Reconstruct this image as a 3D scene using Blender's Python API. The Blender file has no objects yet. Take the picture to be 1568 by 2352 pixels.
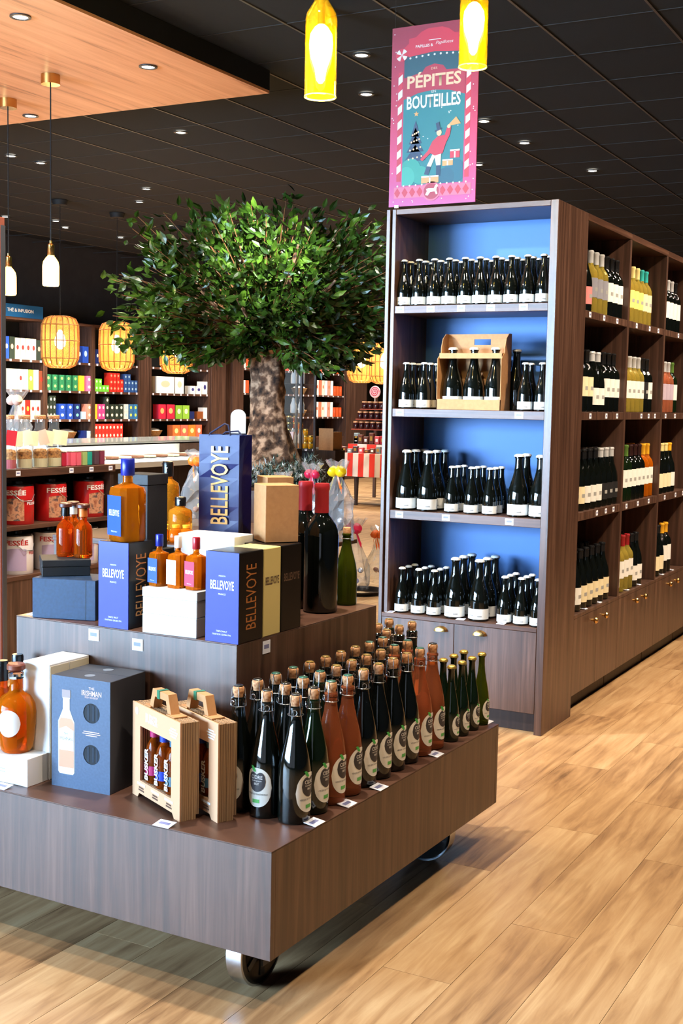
import bpy, bmesh, math, random
from mathutils import Vector, Matrix
random.seed(7)
PI = math.pi
scene = bpy.context.scene
COL = scene.collection

# ------------------------------------------------------------------ camera
CAMZ, FPX, YAW, PITCH, ROLL = 1.4, 2847.46, .4958, -.0877, .0192
IW, IH = 1568, 2352
_f = Vector((-math.sin(YAW), math.cos(YAW), 0)); _r = Vector((math.cos(YAW), math.sin(YAW), 0)); _u = Vector((0, 0, 1))
FW = _f*math.cos(PITCH) + _u*math.sin(PITCH)
_u2 = _u*math.cos(PITCH) - _f*math.sin(PITCH)
RT = _r*math.cos(ROLL) + _u2*math.sin(ROLL)
UP = _u2*math.cos(ROLL) - _r*math.sin(ROLL)
CP = Vector((0, 0, CAMZ))
cam_data = bpy.data.cameras.new('camera')
cam_data.sensor_fit = 'VERTICAL'; cam_data.sensor_height = 36; cam_data.lens = FPX/IH*36
cam_data.clip_start = .05; cam_data.clip_end = 100
cam = bpy.data.objects.new('camera', cam_data); COL.objects.link(cam)
cam.matrix_world = Matrix(((RT.x, UP.x, -FW.x, 0), (RT.y, UP.y, -FW.y, 0), (RT.z, UP.z, -FW.z, CAMZ), (0, 0, 0, 1)))
scene.camera = cam
scene.view_settings.view_transform = 'Standard'; scene.view_settings.look = 'None'
scene.view_settings.gamma = 1; scene.view_settings.use_curve_mapping = False
scene.view_settings.exposure = 0.95
try:
    scene.cycles.use_denoising = True
    scene.cycles.max_bounces = 7; scene.cycles.diffuse_bounces = 3; scene.cycles.glossy_bounces = 3; scene.cycles.transmission_bounces = 7; scene.cycles.transparent_max_bounces = 8
    scene.cycles.sample_clamp_indirect = 6
    scene.cycles.use_adaptive_sampling = True; scene.cycles.adaptive_threshold = .02
    scene.cycles.caustics_reflective = False; scene.cycles.caustics_refractive = False
except Exception:
    pass

def s2l(c):
    return c/12.92 if c <= .04045 else ((c+.055)/1.055)**2.4
def rgb(*c):
    if len(c) == 1: c = c[0]
    return (s2l(c[0]/255), s2l(c[1]/255), s2l(c[2]/255), 1)

# ------------------------------------------------------------------ world and the large lights
w = bpy.data.worlds.new('world'); scene.world = w; w.use_nodes = True
w.node_tree.nodes['Background'].inputs[0].default_value = (.75, .82, 1, 1)
w.node_tree.nodes['Background'].inputs[1].default_value = .5

def light(kind, name, loc, energy, color=(1, 1, 1), target=None, **kw):
    d = bpy.data.lights.new(name, kind); d.energy = energy; d.color = color
    for k, v in kw.items(): setattr(d, k, v)
    o = bpy.data.objects.new(name, d); COL.objects.link(o); o.location = loc
    if target is not None:
        o.rotation_euler = (Vector(target)-Vector(loc)).to_track_quat('-Z', 'Y').to_euler()
    return o
COOL = (.46, .71, 1.0); WARM = (1, .81, .60); SPOTC = (1, .89, .74)
# daylight through the shop front behind the camera
light('AREA', 'shopfront_daylight', (-5.6, -3.35, 1.75), 1750, COOL, (-2.6, 3.4, 1.1), shape='RECTANGLE', size=6.5, size_y=2.3)

# pixel -> place in the shop
def ray(px, py): return FW + RT*((px-IW/2)/FPX) - UP*((py-IH/2)/FPX)
def on_z(px, py, z): d = ray(px, py); return CP + d*((z-CAMZ)/d.z)
def on_x(px, py, x): d = ray(px, py); return CP + d*(x/d.x)
def on_y(px, py, y): d = ray(px, py); return CP + d*(y/d.y)
def at(px, py, depth): return CP + ray(px, py)*depth
def proj(p):
    v = Vector(p)-CP; d = v.dot(FW)
    return (IW/2 + FPX*v.dot(RT)/d, IH/2 - FPX*v.dot(UP)/d, d)

# ------------------------------------------------------------------ materials
MATS = {}
def mat(name, col, rough=.5, metal=0., emit=0., trans=0., ior=1.45, coat=0., alpha=1., spec=.5, ecol=None):
    if name in MATS: return MATS[name]
    m = bpy.data.materials.new(name); m.use_nodes = True
    b = m.node_tree.nodes['Principled BSDF']; i = b.inputs
    c = col if len(col) == 4 else rgb(col)
    i['Base Color'].default_value = c; i['Roughness'].default_value = rough; i['Metallic'].default_value = metal
    i['IOR'].default_value = ior; i['Transmission Weight'].default_value = trans; i['Coat Weight'].default_value = coat
    i['Coat Roughness'].default_value = .05; i['Alpha'].default_value = alpha; i['Specular IOR Level'].default_value = spec
    if emit:
        i['Emission Color'].default_value = (ecol if ecol and len(ecol) == 4 else (rgb(ecol) if ecol else c)); i['Emission Strength'].default_value = emit
    MATS[name] = m
    return m
def N(m, t, **kw):
    n = m.node_tree.nodes.new(t)
    for k, v in kw.items(): setattr(n, k, v)
    return n
def L(m, a, b): m.node_tree.links.new(a, b)
def bsdf(m): return m.node_tree.nodes['Principled BSDF']
def ramp(m, fac, stops):
    r = N(m, 'ShaderNodeValToRGB'); e = r.color_ramp.elements
    e[0].position = stops[0][0]; e[0].color = rgb(stops[0][1])
    e[1].position = stops[-1][0]; e[1].color = rgb(stops[-1][1])
    for p, c in stops[1:-1]:
        x = e.new(p); x.color = rgb(c)
    L(m, fac, r.inputs[0]); return r.outputs[0]
def wood(name, stops, scale=(30, 30, 1.5), rough=.45, bump=.1, rnd=False, detail=6, nscale=1., spec=.5):
    """laminate with grain along the small component of scale"""
    m = mat(name, stops[0][1], rough, spec=spec)
    tc = N(m, 'ShaderNodeTexCoord'); mp = N(m, 'ShaderNodeMapping'); mp.inputs['Scale'].default_value = scale
    src = tc.outputs['Object']
    if rnd:
        oi = N(m, 'ShaderNodeObjectInfo'); ge = N(m, 'ShaderNodeNewGeometry')
        ad = N(m, 'ShaderNodeMath', operation='ADD'); L(m, oi.outputs['Random'], ad.inputs[0]); L(m, ge.outputs['Random Per Island'], ad.inputs[1])
        fr = N(m, 'ShaderNodeMath', operation='FRACT'); L(m, ad.outputs[0], fr.inputs[0])
        sc = N(m, 'ShaderNodeVectorMath', operation='SCALE'); sc.inputs[0].default_value = (17, 31, 11); L(m, fr.outputs[0], sc.inputs['Scale'])
        av = N(m, 'ShaderNodeVectorMath', operation='ADD'); L(m, src, av.inputs[0]); L(m, sc.outputs[0], av.inputs[1]); src = av.outputs[0]
    L(m, src, mp.inputs['Vector'])
    no = N(m, 'ShaderNodeTexNoise'); no.inputs['Scale'].default_value = nscale; no.inputs['Detail'].default_value = detail
    no.inputs['Roughness'].default_value = .62; no.inputs['Distortion'].default_value = .6
    L(m, mp.outputs[0], no.inputs['Vector'])
    fac = no.outputs['Fac']
    if rnd:
        n2 = N(m, 'ShaderNodeTexNoise'); n2.inputs['Scale'].default_value = 2.2; n2.inputs['Detail'].default_value = 3
        L(m, src, n2.inputs['Vector'])
        mx = N(m, 'ShaderNodeMath', operation='MULTIPLY_ADD'); L(m, fr.outputs[0], mx.inputs[0]); mx.inputs[1].default_value = .14; L(m, fac, mx.inputs[2])
        m2 = N(m, 'ShaderNodeMath', operation='MULTIPLY_ADD'); L(m, n2.outputs['Fac'], m2.inputs[0]); m2.inputs[1].default_value = .45; L(m, mx.outputs[0], m2.inputs[2])
        m3 = N(m, 'ShaderNodeMath', operation='SUBTRACT'); L(m, m2.outputs[0], m3.inputs[0]); m3.inputs[1].default_value = .29; fac = m3.outputs[0]
    L(m, ramp(m, fac, stops), bsdf(m).inputs['Base Color'])
    if bump:
        bp = N(m, 'ShaderNodeBump'); bp.inputs['Strength'].default_value = bump; bp.inputs['Distance'].default_value = .002
        L(m, no.outputs['Fac'], bp.inputs['Height']); L(m, bp.outputs[0], bsdf(m).inputs['Normal'])
    return m
def speckle(name, stops, scale=20, rough=.6, bump=0., detail=4):
    m = mat(name, stops[0][1], rough)
    tc = N(m, 'ShaderNodeTexCoord'); no = N(m, 'ShaderNodeTexNoise'); no.inputs['Scale'].default_value = scale; no.inputs['Detail'].default_value = detail
    L(m, tc.outputs['Object'], no.inputs['Vector'])
    L(m, ramp(m, no.outputs['Fac'], stops), bsdf(m).inputs['Base Color'])
    if bump:
        bp = N(m, 'ShaderNodeBump'); bp.inputs['Strength'].default_value = bump; bp.inputs['Distance'].default_value = .01
        L(m, no.outputs['Fac'], bp.inputs['Height']); L(m, bp.outputs[0], bsdf(m).inputs['Normal'])
    return m

M_FLOOR = wood('oak_floor', [(.22, (92, 67, 46)), (.38, (146, 111, 77)), (.52, (170, 134, 95)), (.74, (192, 160, 120))], (26, 2.2, 26), .36, .06, True, 8)
M_BROWN = wood('brown_laminate', [(.3, (50, 33, 26)), (.5, (76, 52, 41)), (.72, (102, 74, 61))], (42, 42, 1.6), .36, .05, spec=.7)
M_BROWNH = wood('brown_laminate_crossgrain', [(.3, (56, 36, 28)), (.5, (80, 53, 41)), (.72, (102, 72, 57))], (2.0, 2.0, 46), .38, .05)
M_BROWND = wood('dark_brown_laminate', [(.3, (34, 22, 17)), (.5, (48, 32, 25)), (.7, (62, 43, 34))], (42, 42, 1.6), .5, .04)
M_SOFFIT = wood('soffit_oak', [(.28, (150, 92, 64)), (.42, (220, 154, 114)), (.6, (234, 172, 132)), (.8, (242, 186, 146))], (14, .8, 14), .5, .02)
M_TILE = speckle('ceiling_tile_black', [(.3, (9, 8, 7)), (.7, (14, 12, 11))], 60, .9)
M_TBAR = mat('ceiling_grid_grey', (84, 75, 68), .45)
M_TEE = mat('ceiling_tee_grey', (36, 31, 28), .7)
M_BLACK = mat('black_matt', (14, 13, 13), .7)
M_WALL = speckle('wall_dark', [(.3, (36, 34, 36)), (.7, (44, 42, 44))], 8, .8)
M_BLUE = mat('blue_back_panel', (78, 128, 196), .5)
M_WHITE = mat('white_card', (240, 240, 238), .5)
M_CREAM = mat('cream_card', (226, 214, 182), .55)
M_TAG = mat('price_tag_paper', (232, 234, 246), .45)
M_TAGTX = mat('price_tag_print', (120, 124, 168), .5)
M_BRASS = mat('brass', (206, 164, 98), .22, 1.)
M_STEEL = mat('brushed_steel', (196, 200, 206), .22, 1.)
M_GREY = mat('grey_metal', (96, 98, 104), .35, .7)
M_KRAFT = speckle('kraft_card', [(.3, (178, 128, 82)), (.7, (190, 140, 92))], 60, .7)
M_CORR = wood('corrugated_edge', [(.38, (74, 52, 36)), (.5, (150, 116, 82)), (.62, (206, 174, 134))], (420, 420, 2), .8, .3)
M_CORK = speckle('cork', [(.3, (176, 112, 70)), (.6, (222, 170, 122)), (.8, (236, 194, 150))], 160, .75)
G_DARK = mat('bottle_glass_dark', (9, 12, 9), .06, coat=.5)
G_GREEN = mat('bottle_glass_green', (13, 26, 9), .06, coat=.4)
G_OLIVE = mat('bottle_glass_olive', (66, 76, 12), .05, trans=.5, ior=1.2)
G_ROSE = mat('rose_cider', (216, 118, 74), .04, trans=.7, ior=1.18)
G_AMBER = mat('amber_spirit', (255, 132, 18), .02, trans=.72, ior=1.22)
G_AMBERD = mat('dark_amber_spirit', (236, 104, 20), .02, trans=.84, ior=1.22)
G_WHITEW = mat('white_wine', (250, 222, 100), .02, trans=.8, ior=1.18)
G_PINKW = mat('rose_wine', (238, 140, 100), .03, trans=.75, ior=1.15)
G_CLEAR = mat('clear_glass', (244, 248, 246), .02, trans=1., ior=1.25)
M_CAPW = mat('white_crown_cap', (236, 236, 234), .35)
M_GOLD = mat('gold_foil', (214, 178, 88), .3, .8)
M_WIRE = mat('wire_steel', (206, 208, 212), .25, 1.)

def film(name, col, body=.1, gloss=.25, rough=.05):
    """clear sheet: mostly see-through, shinier where seen edge-on"""
    if name in MATS: return MATS[name]
    m = mat(name, col, rough); nt = m.node_tree; out = nt.nodes['Material Output']
    tr = N(m, 'ShaderNodeBsdfTransparent'); gl = N(m, 'ShaderNodeBsdfGlossy'); gl.inputs['Roughness'].default_value = rough
    di = N(m, 'ShaderNodeBsdfDiffuse'); di.inputs['Color'].default_value = rgb(col); tr.inputs['Color'].default_value = (.96, .97, .97, 1)
    fr = N(m, 'ShaderNodeLayerWeight'); fr.inputs['Blend'].default_value = gloss
    m1 = N(m, 'ShaderNodeMixShader'); m1.inputs[0].default_value = body; L(m, tr.outputs[0], m1.inputs[1]); L(m, di.outputs[0], m1.inputs[2])
    m2 = N(m, 'ShaderNodeMixShader'); mu = N(m, 'ShaderNodeMath', operation='MULTIPLY'); mu.inputs[1].default_value = .7; L(m, fr.outputs['Facing'], mu.inputs[0]); L(m, mu.outputs[0], m2.inputs[0]); L(m, m1.outputs[0], m2.inputs[1]); L(m, gl.outputs[0], m2.inputs[2])
    L(m, m2.outputs[0], out.inputs['Surface']); return m

# ------------------------------------------------------------------ mesh building
class MB:
    def __init__(s): s.v = []; s.f = []
    def box(s, x0, x1, y0, y1, z0, z1, M=None):
        b = len(s.v)
        p = [(x0, y0, z0), (x1, y0, z0), (x1, y1, z0), (x0, y1, z0), (x0, y0, z1), (x1, y0, z1), (x1, y1, z1), (x0, y1, z1)]
        s.v += [tuple(M @ Vector(q)) for q in p] if M else p
        s.f += [tuple(b+i for i in q) for q in ((3, 2, 1, 0), (4, 5, 6, 7), (0, 1, 5, 4), (1, 2, 6, 5), (2, 3, 7, 6), (3, 0, 4, 7))]
        return s
    def lathe(s, prof, seg=20, M=None, cap=True):
        b = len(s.v); n = len(prof)
        for r, z in prof:
            for k in range(seg):
                a = 2*PI*k/seg; q = (r*math.cos(a), r*math.sin(a), z)
                s.v.append(tuple(M @ Vector(q)) if M else q)
        for i in range(n-1):
            for k in range(seg):
                k2 = (k+1) % seg
                s.f.append((b+i*seg+k, b+i*seg+k2, b+(i+1)*seg+k2, b+(i+1)*seg+k))
        if cap:
            s.f.append(tuple(b+k for k in reversed(range(seg)))); s.f.append(tuple(b+(n-1)*seg+k for k in range(seg)))
        return s
    def tube(s, pts, r, seg=8, closed=False):
        pts = [Vector(p) for p in pts]; b = len(s.v); n = len(pts)
        for i, p in enumerate(pts):
            if closed: t = pts[(i+1) % n]-pts[i-1]
            else: t = pts[min(i+1, n-1)]-pts[max(i-1, 0)]
            t.normalize(); a = t.orthogonal().normalized()
            if abs(t.z) < .9: a = t.cross(Vector((0, 0, 1))).normalized()
            c = t.cross(a); rr = r[i] if isinstance(r, (list, tuple)) else r
            for k in range(seg):
                g = 2*PI*k/seg; s.v.append(tuple(p + a*rr*math.cos(g) + c*rr*math.sin(g)))
        for i in range(n if closed else n-1):
            j = (i+1) % n
            for k in range(seg):
                k2 = (k+1) % seg; s.f.append((b+i*seg+k, b+i*seg+k2, b+j*seg+k2, b+j*seg+k))
        if not closed:
            s.f.append(tuple(b+k for k in reversed(range(seg)))); s.f.append(tuple(b+(n-1)*seg+k for k in range(seg)))
        return s
    def prism(s, pts, y0, y1):
        """outline in (x, z), pushed from y0 to y1"""
        b = len(s.v); n = len(pts)
        s.v += [(x, y0, z) for x, z in pts] + [(x, y1, z) for x, z in pts]
        s.f.append(tuple(b+i for i in range(n))); s.f.append(tuple(b+n+i for i in reversed(range(n))))
        for i in range(n):
            j = (i+1) % n; s.f.append((b+i, b+n+i, b+n+j, b+j))
        return s
    def mesh(s, name, m, smooth=False, bevel=0.):
        me = bpy.data.meshes.new(name); me.from_pydata(s.v, [], s.f)
        if bevel or True:
            bm = bmesh.new(); bm.from_mesh(me)
            if bevel:
                bmesh.ops.bevel(bm, geom=bm.edges[:], offset=bevel, segments=1, affect='EDGES')
            bmesh.ops.recalc_face_normals(bm, faces=bm.faces); bm.to_mesh(me); bm.free()
        if m: me.materials.append(m)
        if smooth:
            me.polygons.foreach_set('use_smooth', [True]*len(me.polygons))
            try: me.set_sharp_from_angle(angle=math.radians(40))
            except Exception: pass
        me.update(); return me
    def obj(s, name, m, parent=None, loc=(0, 0, 0), rotz=0, smooth=False, bevel=0.):
        return ob(name, s.mesh(name, m, smooth, bevel), parent, loc, rotz)
def ob(name, me, parent=None, loc=(0, 0, 0), rotz=0, rot=None):
    o = bpy.data.objects.new(name, me); COL.objects.link(o)
    o.parent = parent; o.location = loc; o.rotation_euler = rot if rot else (0, 0, rotz)
    return o
def tag(o, label, cat, group=None, kind=None):
    o['label'] = label
    if cat: o['category'] = cat
    if group: o['group'] = group
    if kind: o['kind'] = kind
    return o
def thing(name, label, cat, loc=(0, 0, 0), rotz=0, group=None):
    o = bpy.data.objects.new(name, None); COL.objects.link(o); o.empty_display_size = .05
    o.location = loc; o.rotation_euler = (0, 0, rotz); return tag(o, label, cat, group)
def box(name, m, x0, x1, y0, y1, z0, z1, parent=None, loc=(0, 0, 0), rotz=0, bevel=0.):
    return MB().box(x0, x1, y0, y1, z0, z1).obj(name, m, parent, loc, rotz, bevel=bevel)
def struct(o):
    o['kind'] = 'structure'; return o
def flat(name, pts, m, parent, loc=(0, 0, 0), rotz=0, th=.0004):
    """a printed patch with outline pts in (x, z), facing -Y before rotz"""
    return MB().prism(pts, -th, 0).obj(name, m, parent, loc, rotz)
def rect(w, h): return [(-w/2, -h/2), (w/2, -h/2), (w/2, h/2), (-w/2, h/2)]
def oval(w, h, n=24, cx=0, cz=0): return [(cx+w/2*math.cos(2*PI*k/n), cz+h/2*math.sin(2*PI*k/n)) for k in range(n)]
_TX = {}
def text_me(s, w, h, m, bold=.0, shear=0.):
    """lettering as a mesh, w wide and h high about its centre, in XZ facing -Y"""
    key = (s, round(w, 4), round(h, 4), m.name, bold, shear)
    if key in _TX: return _TX[key]
    cu = bpy.data.curves.new('lettering', 'FONT'); cu.body = s; cu.resolution_u = 2; cu.offset = bold; cu.shear = shear
    o = bpy.data.objects.new('lettering', cu); COL.objects.link(o)
    dg = bpy.context.evaluated_depsgraph_get()
    me = bpy.data.meshes.new_from_object(o.evaluated_get(dg))
    bpy.data.objects.remove(o); bpy.data.curves.remove(cu)
    xs = [v.co.x for v in me.vertices]; ys = [v.co.y for v in me.vertices]
    x0, x1, y0, y1 = min(xs), max(xs), min(ys), max(ys)
    for v in me.vertices:
        v.co = ((v.co.x-(x0+x1)/2)/(x1-x0)*w, 0, (v.co.y-(y0+y1)/2)/(y1-y0)*h)
    me.materials.clear(); me.materials.append(m); me.name = 'lettering'
    _TX[key] = me
    return me
def text(s, w, h, m, parent, loc, rotz=0, bold=.0, roty=0., shear=0.):
    return ob('lettering', text_me(s, w, h, m, bold, shear), parent, loc, rot=(0, roty, rotz))
def strip(name, R, x0, x1, top, bot, m, n=14, z=0.):
    """a patch wrapped on a cylinder of radius R about the axis, facing -Y; top and bot give the outline heights at x"""
    b = MB()
    for k in range(n+1):
        x = x0+(x1-x0)*k/n; a = x/R - PI/2
        for zz in (bot(x), top(x)): b.v.append((R*math.cos(a), R*math.sin(a), z+zz))
    for k in range(n): b.f.append((2*k, 2*k+2, 2*k+3, 2*k+1))
    me = b.mesh(name, m, True); return me
def wrap_me(me, R, z):
    me = me.copy()
    for v in me.vertices:
        a = v.co.x/R - PI/2; v.co = (R*math.cos(a), R*math.sin(a), z+v.co.z)
    return me
ORD = 'first second third fourth fifth sixth seventh eighth ninth tenth eleventh twelfth thirteenth fourteenth fifteenth sixteenth'.split()
# ------------------------------------------------------------------ the room
CEIL = 3.384
X0, X1, Y0, Y1 = -11.3, 4.0, -3.6, 26.0
fl = struct(box('floor', M_BROWND, X0, X1, Y0, Y1, -.06, -.012))
struct(box('wall_left', M_WALL, X0-.1, X0, Y0, Y1, 0, CEIL+.2)); struct(box('wall_right', M_WALL, X1, X1+.1, Y0, Y1, 0, CEIL+.2))
struct(box('wall_back', M_WALL, X0, X1, Y1, Y1+.1, 0, CEIL+.2))
wf = MB().box(X0, -5.2, Y0-.1, Y0, 0, CEIL+.2).box(2.0, X1, Y0-.1, Y0, 0, CEIL+.2).box(-5.2, 2.0, Y0-.1, Y0, 2.9, CEIL+.2).box(-5.2, 2.0, Y0-.1, Y0, 0, .12)
struct(wf.obj('wall_front', M_WALL))
for i in range(3):
    xa = -5.2+2.4*i; fr = MB()
    fr.box(xa, xa+.06, Y0-.08, Y0-.02, .12, 2.9).box(xa+2.34, xa+2.4, Y0-.08, Y0-.02, .12, 2.9).box(xa+.06, xa+2.34, Y0-.08, Y0-.02, .12, .18).box(xa+.06, xa+2.34, Y0-.08, Y0-.02, 2.84, 2.9)
    wn = struct(fr.obj('window_%d' % (i+1), M_GREY))
    box('pane', G_CLEAR, xa+.06, xa+2.34, Y0-.055, Y0-.045, .18, 2.84, wn)
ce = struct(box('ceiling', M_BLACK, X0, X1, Y0, Y1, CEIL+.06, CEIL+.2))

# floor planks: running away from the camera, each row staggered
PW, PL = .185, 1.22
plank_me = MB().box(0, PW-.0012, 0, PL-.0012, -.012, 0).mesh('plank', M_FLOOR)
rest = MB(); planks = []
for i in range(int((X1-X0)/PW)+1):
    x = X0+i*PW; off = random.random()*PL
    for j in range(-1, int((Y1-Y0)/PL)+1):
        y = Y0+off+j*PL
        a, b2 = max(y, Y0), min(y+PL-.0012, Y1); xb = min(x+PW-.0012, X1)
        if b2-a < .02 or xb-x < .02: continue
        c = Vector(((x+xb)/2, (a+b2)/2, 0)); ok = False
        if a > .9 and y > Y0 and y+PL < Y1 and xb < X1:
            for q in ((x, a), (xb, a), (x, b2), (xb, b2), (c.x, c.y)):
                px, py, d = proj((q[0], q[1], 0))
                if -60 < px < IW+60 and -100 < py < IH+160: ok = True
            if x < -1.2 and y > 4.95 and x > -3.4 and x+PW < -1.8: ok = ok and y < 5.0   # hidden below the shelving
        if ok: planks.append((c.length, x, y))
        else: rest.box(x, xb, a, b2, -.012, 0)
planks.sort()
for d, x, y in planks[:300]: ob('plank', plank_me, fl, (x, y, 0))
for d, x, y in planks[300:]: rest.box(x, x+PW-.0012, y, y+PL-.0012, -.012, 0)
o = rest.obj('far_planks', M_FLOOR, fl); o['kind'] = 'stuff'

# ceiling: black tiles in a grey grid of 0.6 m
AX, AY, TS = -2.3094, 6.3665, .6
tile_me = MB().box(-.294, .294, -.294, .294, CEIL+.005, CEIL+.03).mesh('tile', M_TILE)
SOF = (-9.4, -4.07, 2.6, 6.51)      # the dropped oak soffit
tiles = []; rest = MB()
i0, i1 = math.ceil((X0-AX)/TS), math.floor((X1-AX)/TS); j0, j1 = math.ceil((Y0-AY)/TS), math.floor((Y1-AY)/TS)
for i in range(i0, i1):
    for j in range(j0, j1):
        x, y = AX+(i+.5)*TS, AY+(j+.5)*TS
        if y > .5:
            px, py, d = proj((x, y, CEIL))
            hid = SOF[0] < x-.3 and x+.3 < SOF[1] and SOF[2] < y-.3 and y+.3 < SOF[3]
            if -110 < px < IW+110 and -110 < py < 720 and not hid: tiles.append((d, x, y)); continue
        rest.box(x-.294, x+.294, y-.294, y+.294, CEIL+.005, CEIL+.03)
tiles.sort()
for d, x, y in tiles[:300]: ob('tile', tile_me, ce, (x, y, 0))
for d, x, y in tiles[300:]: rest.box(x-.294, x+.294, y-.294, y+.294, CEIL+.005, CEIL+.03)
o = rest.obj('far_tiles', M_TILE, ce); o['kind'] = 'stuff'
for i in range(i0, i1+1): box('grid_runner', M_TBAR, AX+i*TS-.0065, AX+i*TS+.0065, Y0, Y1, CEIL, CEIL+.012, ce)
for j in range(j0, j1+1): box('cross_tee', M_TEE, X0, X1, AY+j*TS-.0034, AY+j*TS+.0034, CEIL+.002, CEIL+.012, ce)

# dropped oak soffit with black edges
so = struct(box('ceiling_soffit', M_SOFFIT, SOF[0], SOF[1], SOF[2], SOF[3], 3.25, 3.266))
box('edge_board', M_BLACK, SOF[1]-.02, SOF[1]+.001, SOF[2], SOF[3]+.001, 3.2665, CEIL, so)
box('edge_board', M_BLACK, SOF[0], SOF[1]-.02, SOF[3]-.02, SOF[3]+.001, 3.2665, CEIL, so)
box('edge_board', M_BLACK, SOF[0], SOF[0]+.02, SOF[2], SOF[3]-.02, 3.2665, CEIL, so)

# downlights: a recessed ring with a lit disc, and the light it gives
M_LAMP = mat('lamp_disc', (255, 250, 240), .5, emit=9, ecol=(255, 246, 228))
ring_me = MB().lathe([(.052, 0), (.052, -.006), (.04, -.008), (.036, -.002), (.036, 0)], 18, cap=False).mesh('trim_ring', mat('downlight_trim', (46, 44, 44), .4), True)
disc_me = MB().lathe([(.0355, -.0035), (.0355, -.002)], 18).mesh('lamp_disc', M_LAMP)
def downlight(x, y, label, z=CEIL, power=60, angle=1.75, tgt=None, group='recessed ceiling downlights', color=SPOTC, size=.05):
    t = thing('downlight', label, 'downlight', (x, y, z-.001), 0, group)
    ob('trim_ring', ring_me, t); ob('lamp_disc', disc_me, t)
    l = light('SPOT', 'downlight_beam', (x, y, z-.02), power, color, tgt or (x, y, 0), spot_size=angle, spot_blend=.55, shadow_soft_size=size)
    return t
for n, (px, py, lb, pw) in enumerate((
        (830, 125, 'bright downlight just beside the large amber bottle lamp', 70),
        (841, 215, 'downlight below the bright one, between bottle lamp and red banner', 60),
        (1111, 277, 'downlight close to the edge of the red hanging banner', 60),
        (1204, 327, 'downlight in the black ceiling above the tall shelf end', 60),
        (1098, 377, 'faint downlight peeping out beside the lower banner edge', 60),
        (1360, 391, 'oval downlight in the black ceiling above the wine bays', 60),
        (336, 433, 'starry downlight in the black ceiling above the tree', 60),
        (415, 303, 'downlight just past the corner of the oak soffit', 60),
        (25, 357, 'downlight behind the oak soffit, near the pendant cord', 120),
        (320, 463, 'small dim downlight under the starry one over the tree', 130),
        (12, 497, 'tiny downlight far back near the metal post top', 260),
        (128, 507, 'tiny downlight far back above the small bottle lamp', 260),
        (150, 522, 'tiny downlight just past the small bottle lamp, lowest there', 260),
        (277, 545, 'tiny downlight over the tea shelves beside the tree', 300),
        (405, 640, 'x', 0))[:-1]):
    p = on_z(px, py, CEIL); downlight(p.x, p.y, lb, power=pw)
for px, py, lb in ((47, 37, 'large downlight in the oak soffit at the picture corner'), (340, 152, 'downlight in the oak soffit near its black edge'), (70, 265, 'downlight at the back edge of the oak soffit')):
    p = on_z(px, py, 3.25); downlight(p.x, p.y, lb, z=3.25, power=60, group='soffit downlights')
# downlights over the aisle and cart, outside the picture above
for x, y, pw, lb in ((-1.98, 2.95, 190, 'downlight straight over the display cart'), (-.35, 2.3, 105, 'downlight over the aisle beside the cart'), (-.4, 4.3, 80, 'downlight over the aisle by the tall shelving'),
                     (-.55, 6.6, 90, 'downlight over the aisle beside the first wine bay'), (-.5, 8.6, 80, 'downlight over the aisle beside the third wine bay'), (-3.3, 3.6, 70, 'downlight between the cart and the red tins'),
                     (-1.5, 1.2, 70, 'downlight over the aisle in front of the cart'), (-3.6, 1.2, 50, 'downlight over the floor in front of the soffit'), (-5.2, 4.0, 90, 'downlight over the tin shelf'), (-7.4, 8.2, 140, 'downlight over the glass counter'), (-6.9, 13.2, 200, 'downlight over the floor beyond the tree'), (-8.0, 16.6, 260, 'downlight over the candy table'), (-9.5, 14.8, 300, 'added fill lamp over the far cabinets behind the tree crown'), (-9.5, 17.4, 320, 'added fill lamp over the far cabinets behind the trunk'), (-9.3, 19.8, 340, 'added fill lamp over the far end of the cabinets')):  # the three over the far cabinets are added to brighten the background
    downlight(x, y, lb, power=pw, angle=2.1, group='aisle downlights', color=WARM if x > -1.5 else SPOTC)
downlight(-3.5, 4.75, 'tilted downlight aimed at the red spirit tins', power=190, angle=.95, tgt=(-4.72, 5.12, .78), group='tilted wine bay downlights', color=SPOTC)
for x, y, ty, pw, lb in ((-.05, 4.1, 5.15, 130, 'added unseen fill lamp aimed at the side of the shelving end'), (-.1, 5.3, 5.9, 150, 'added unseen fill lamp aimed at the first wine bay'), (-.1, 6.9, 6.8, 150, 'added unseen fill lamp aimed at the second wine bay'), (-.1, 8.3, 7.8, 130, 'added unseen fill lamp aimed at the third wine bay')):
    downlight(x, y, lb, power=pw, angle=1.2, tgt=(-1.75, ty, 1.15), group='tilted wine bay downlights', color=(1, .80, .58))  # tilted fill lamps, unseen, added to brighten the shelving side and wine bays
# spot on a ceiling track that lights the tree
t = thing('track_spot', 'black track spotlight on the ceiling aimed at the tree', 'spotlight', (-3.2, 5.6, CEIL))
MB().lathe([(.03, -.02), (.045, 0)], 14).obj('mount', M_BLACK, t, smooth=True)
MB().lathe([(.04, -.17), (.045, -.16), (.045, -.05), (.02, -.02)], 16, cap=True).obj('lamp_head', M_BLACK, t, smooth=True)
light('SPOT', 'tree_beam', (-3.25, 5.65, CEIL-.2), 900, (1, .95, .85), (-4.7, 7.45, 2.3), spot_size=.44, spot_blend=.7, shadow_soft_size=.04)

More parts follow.
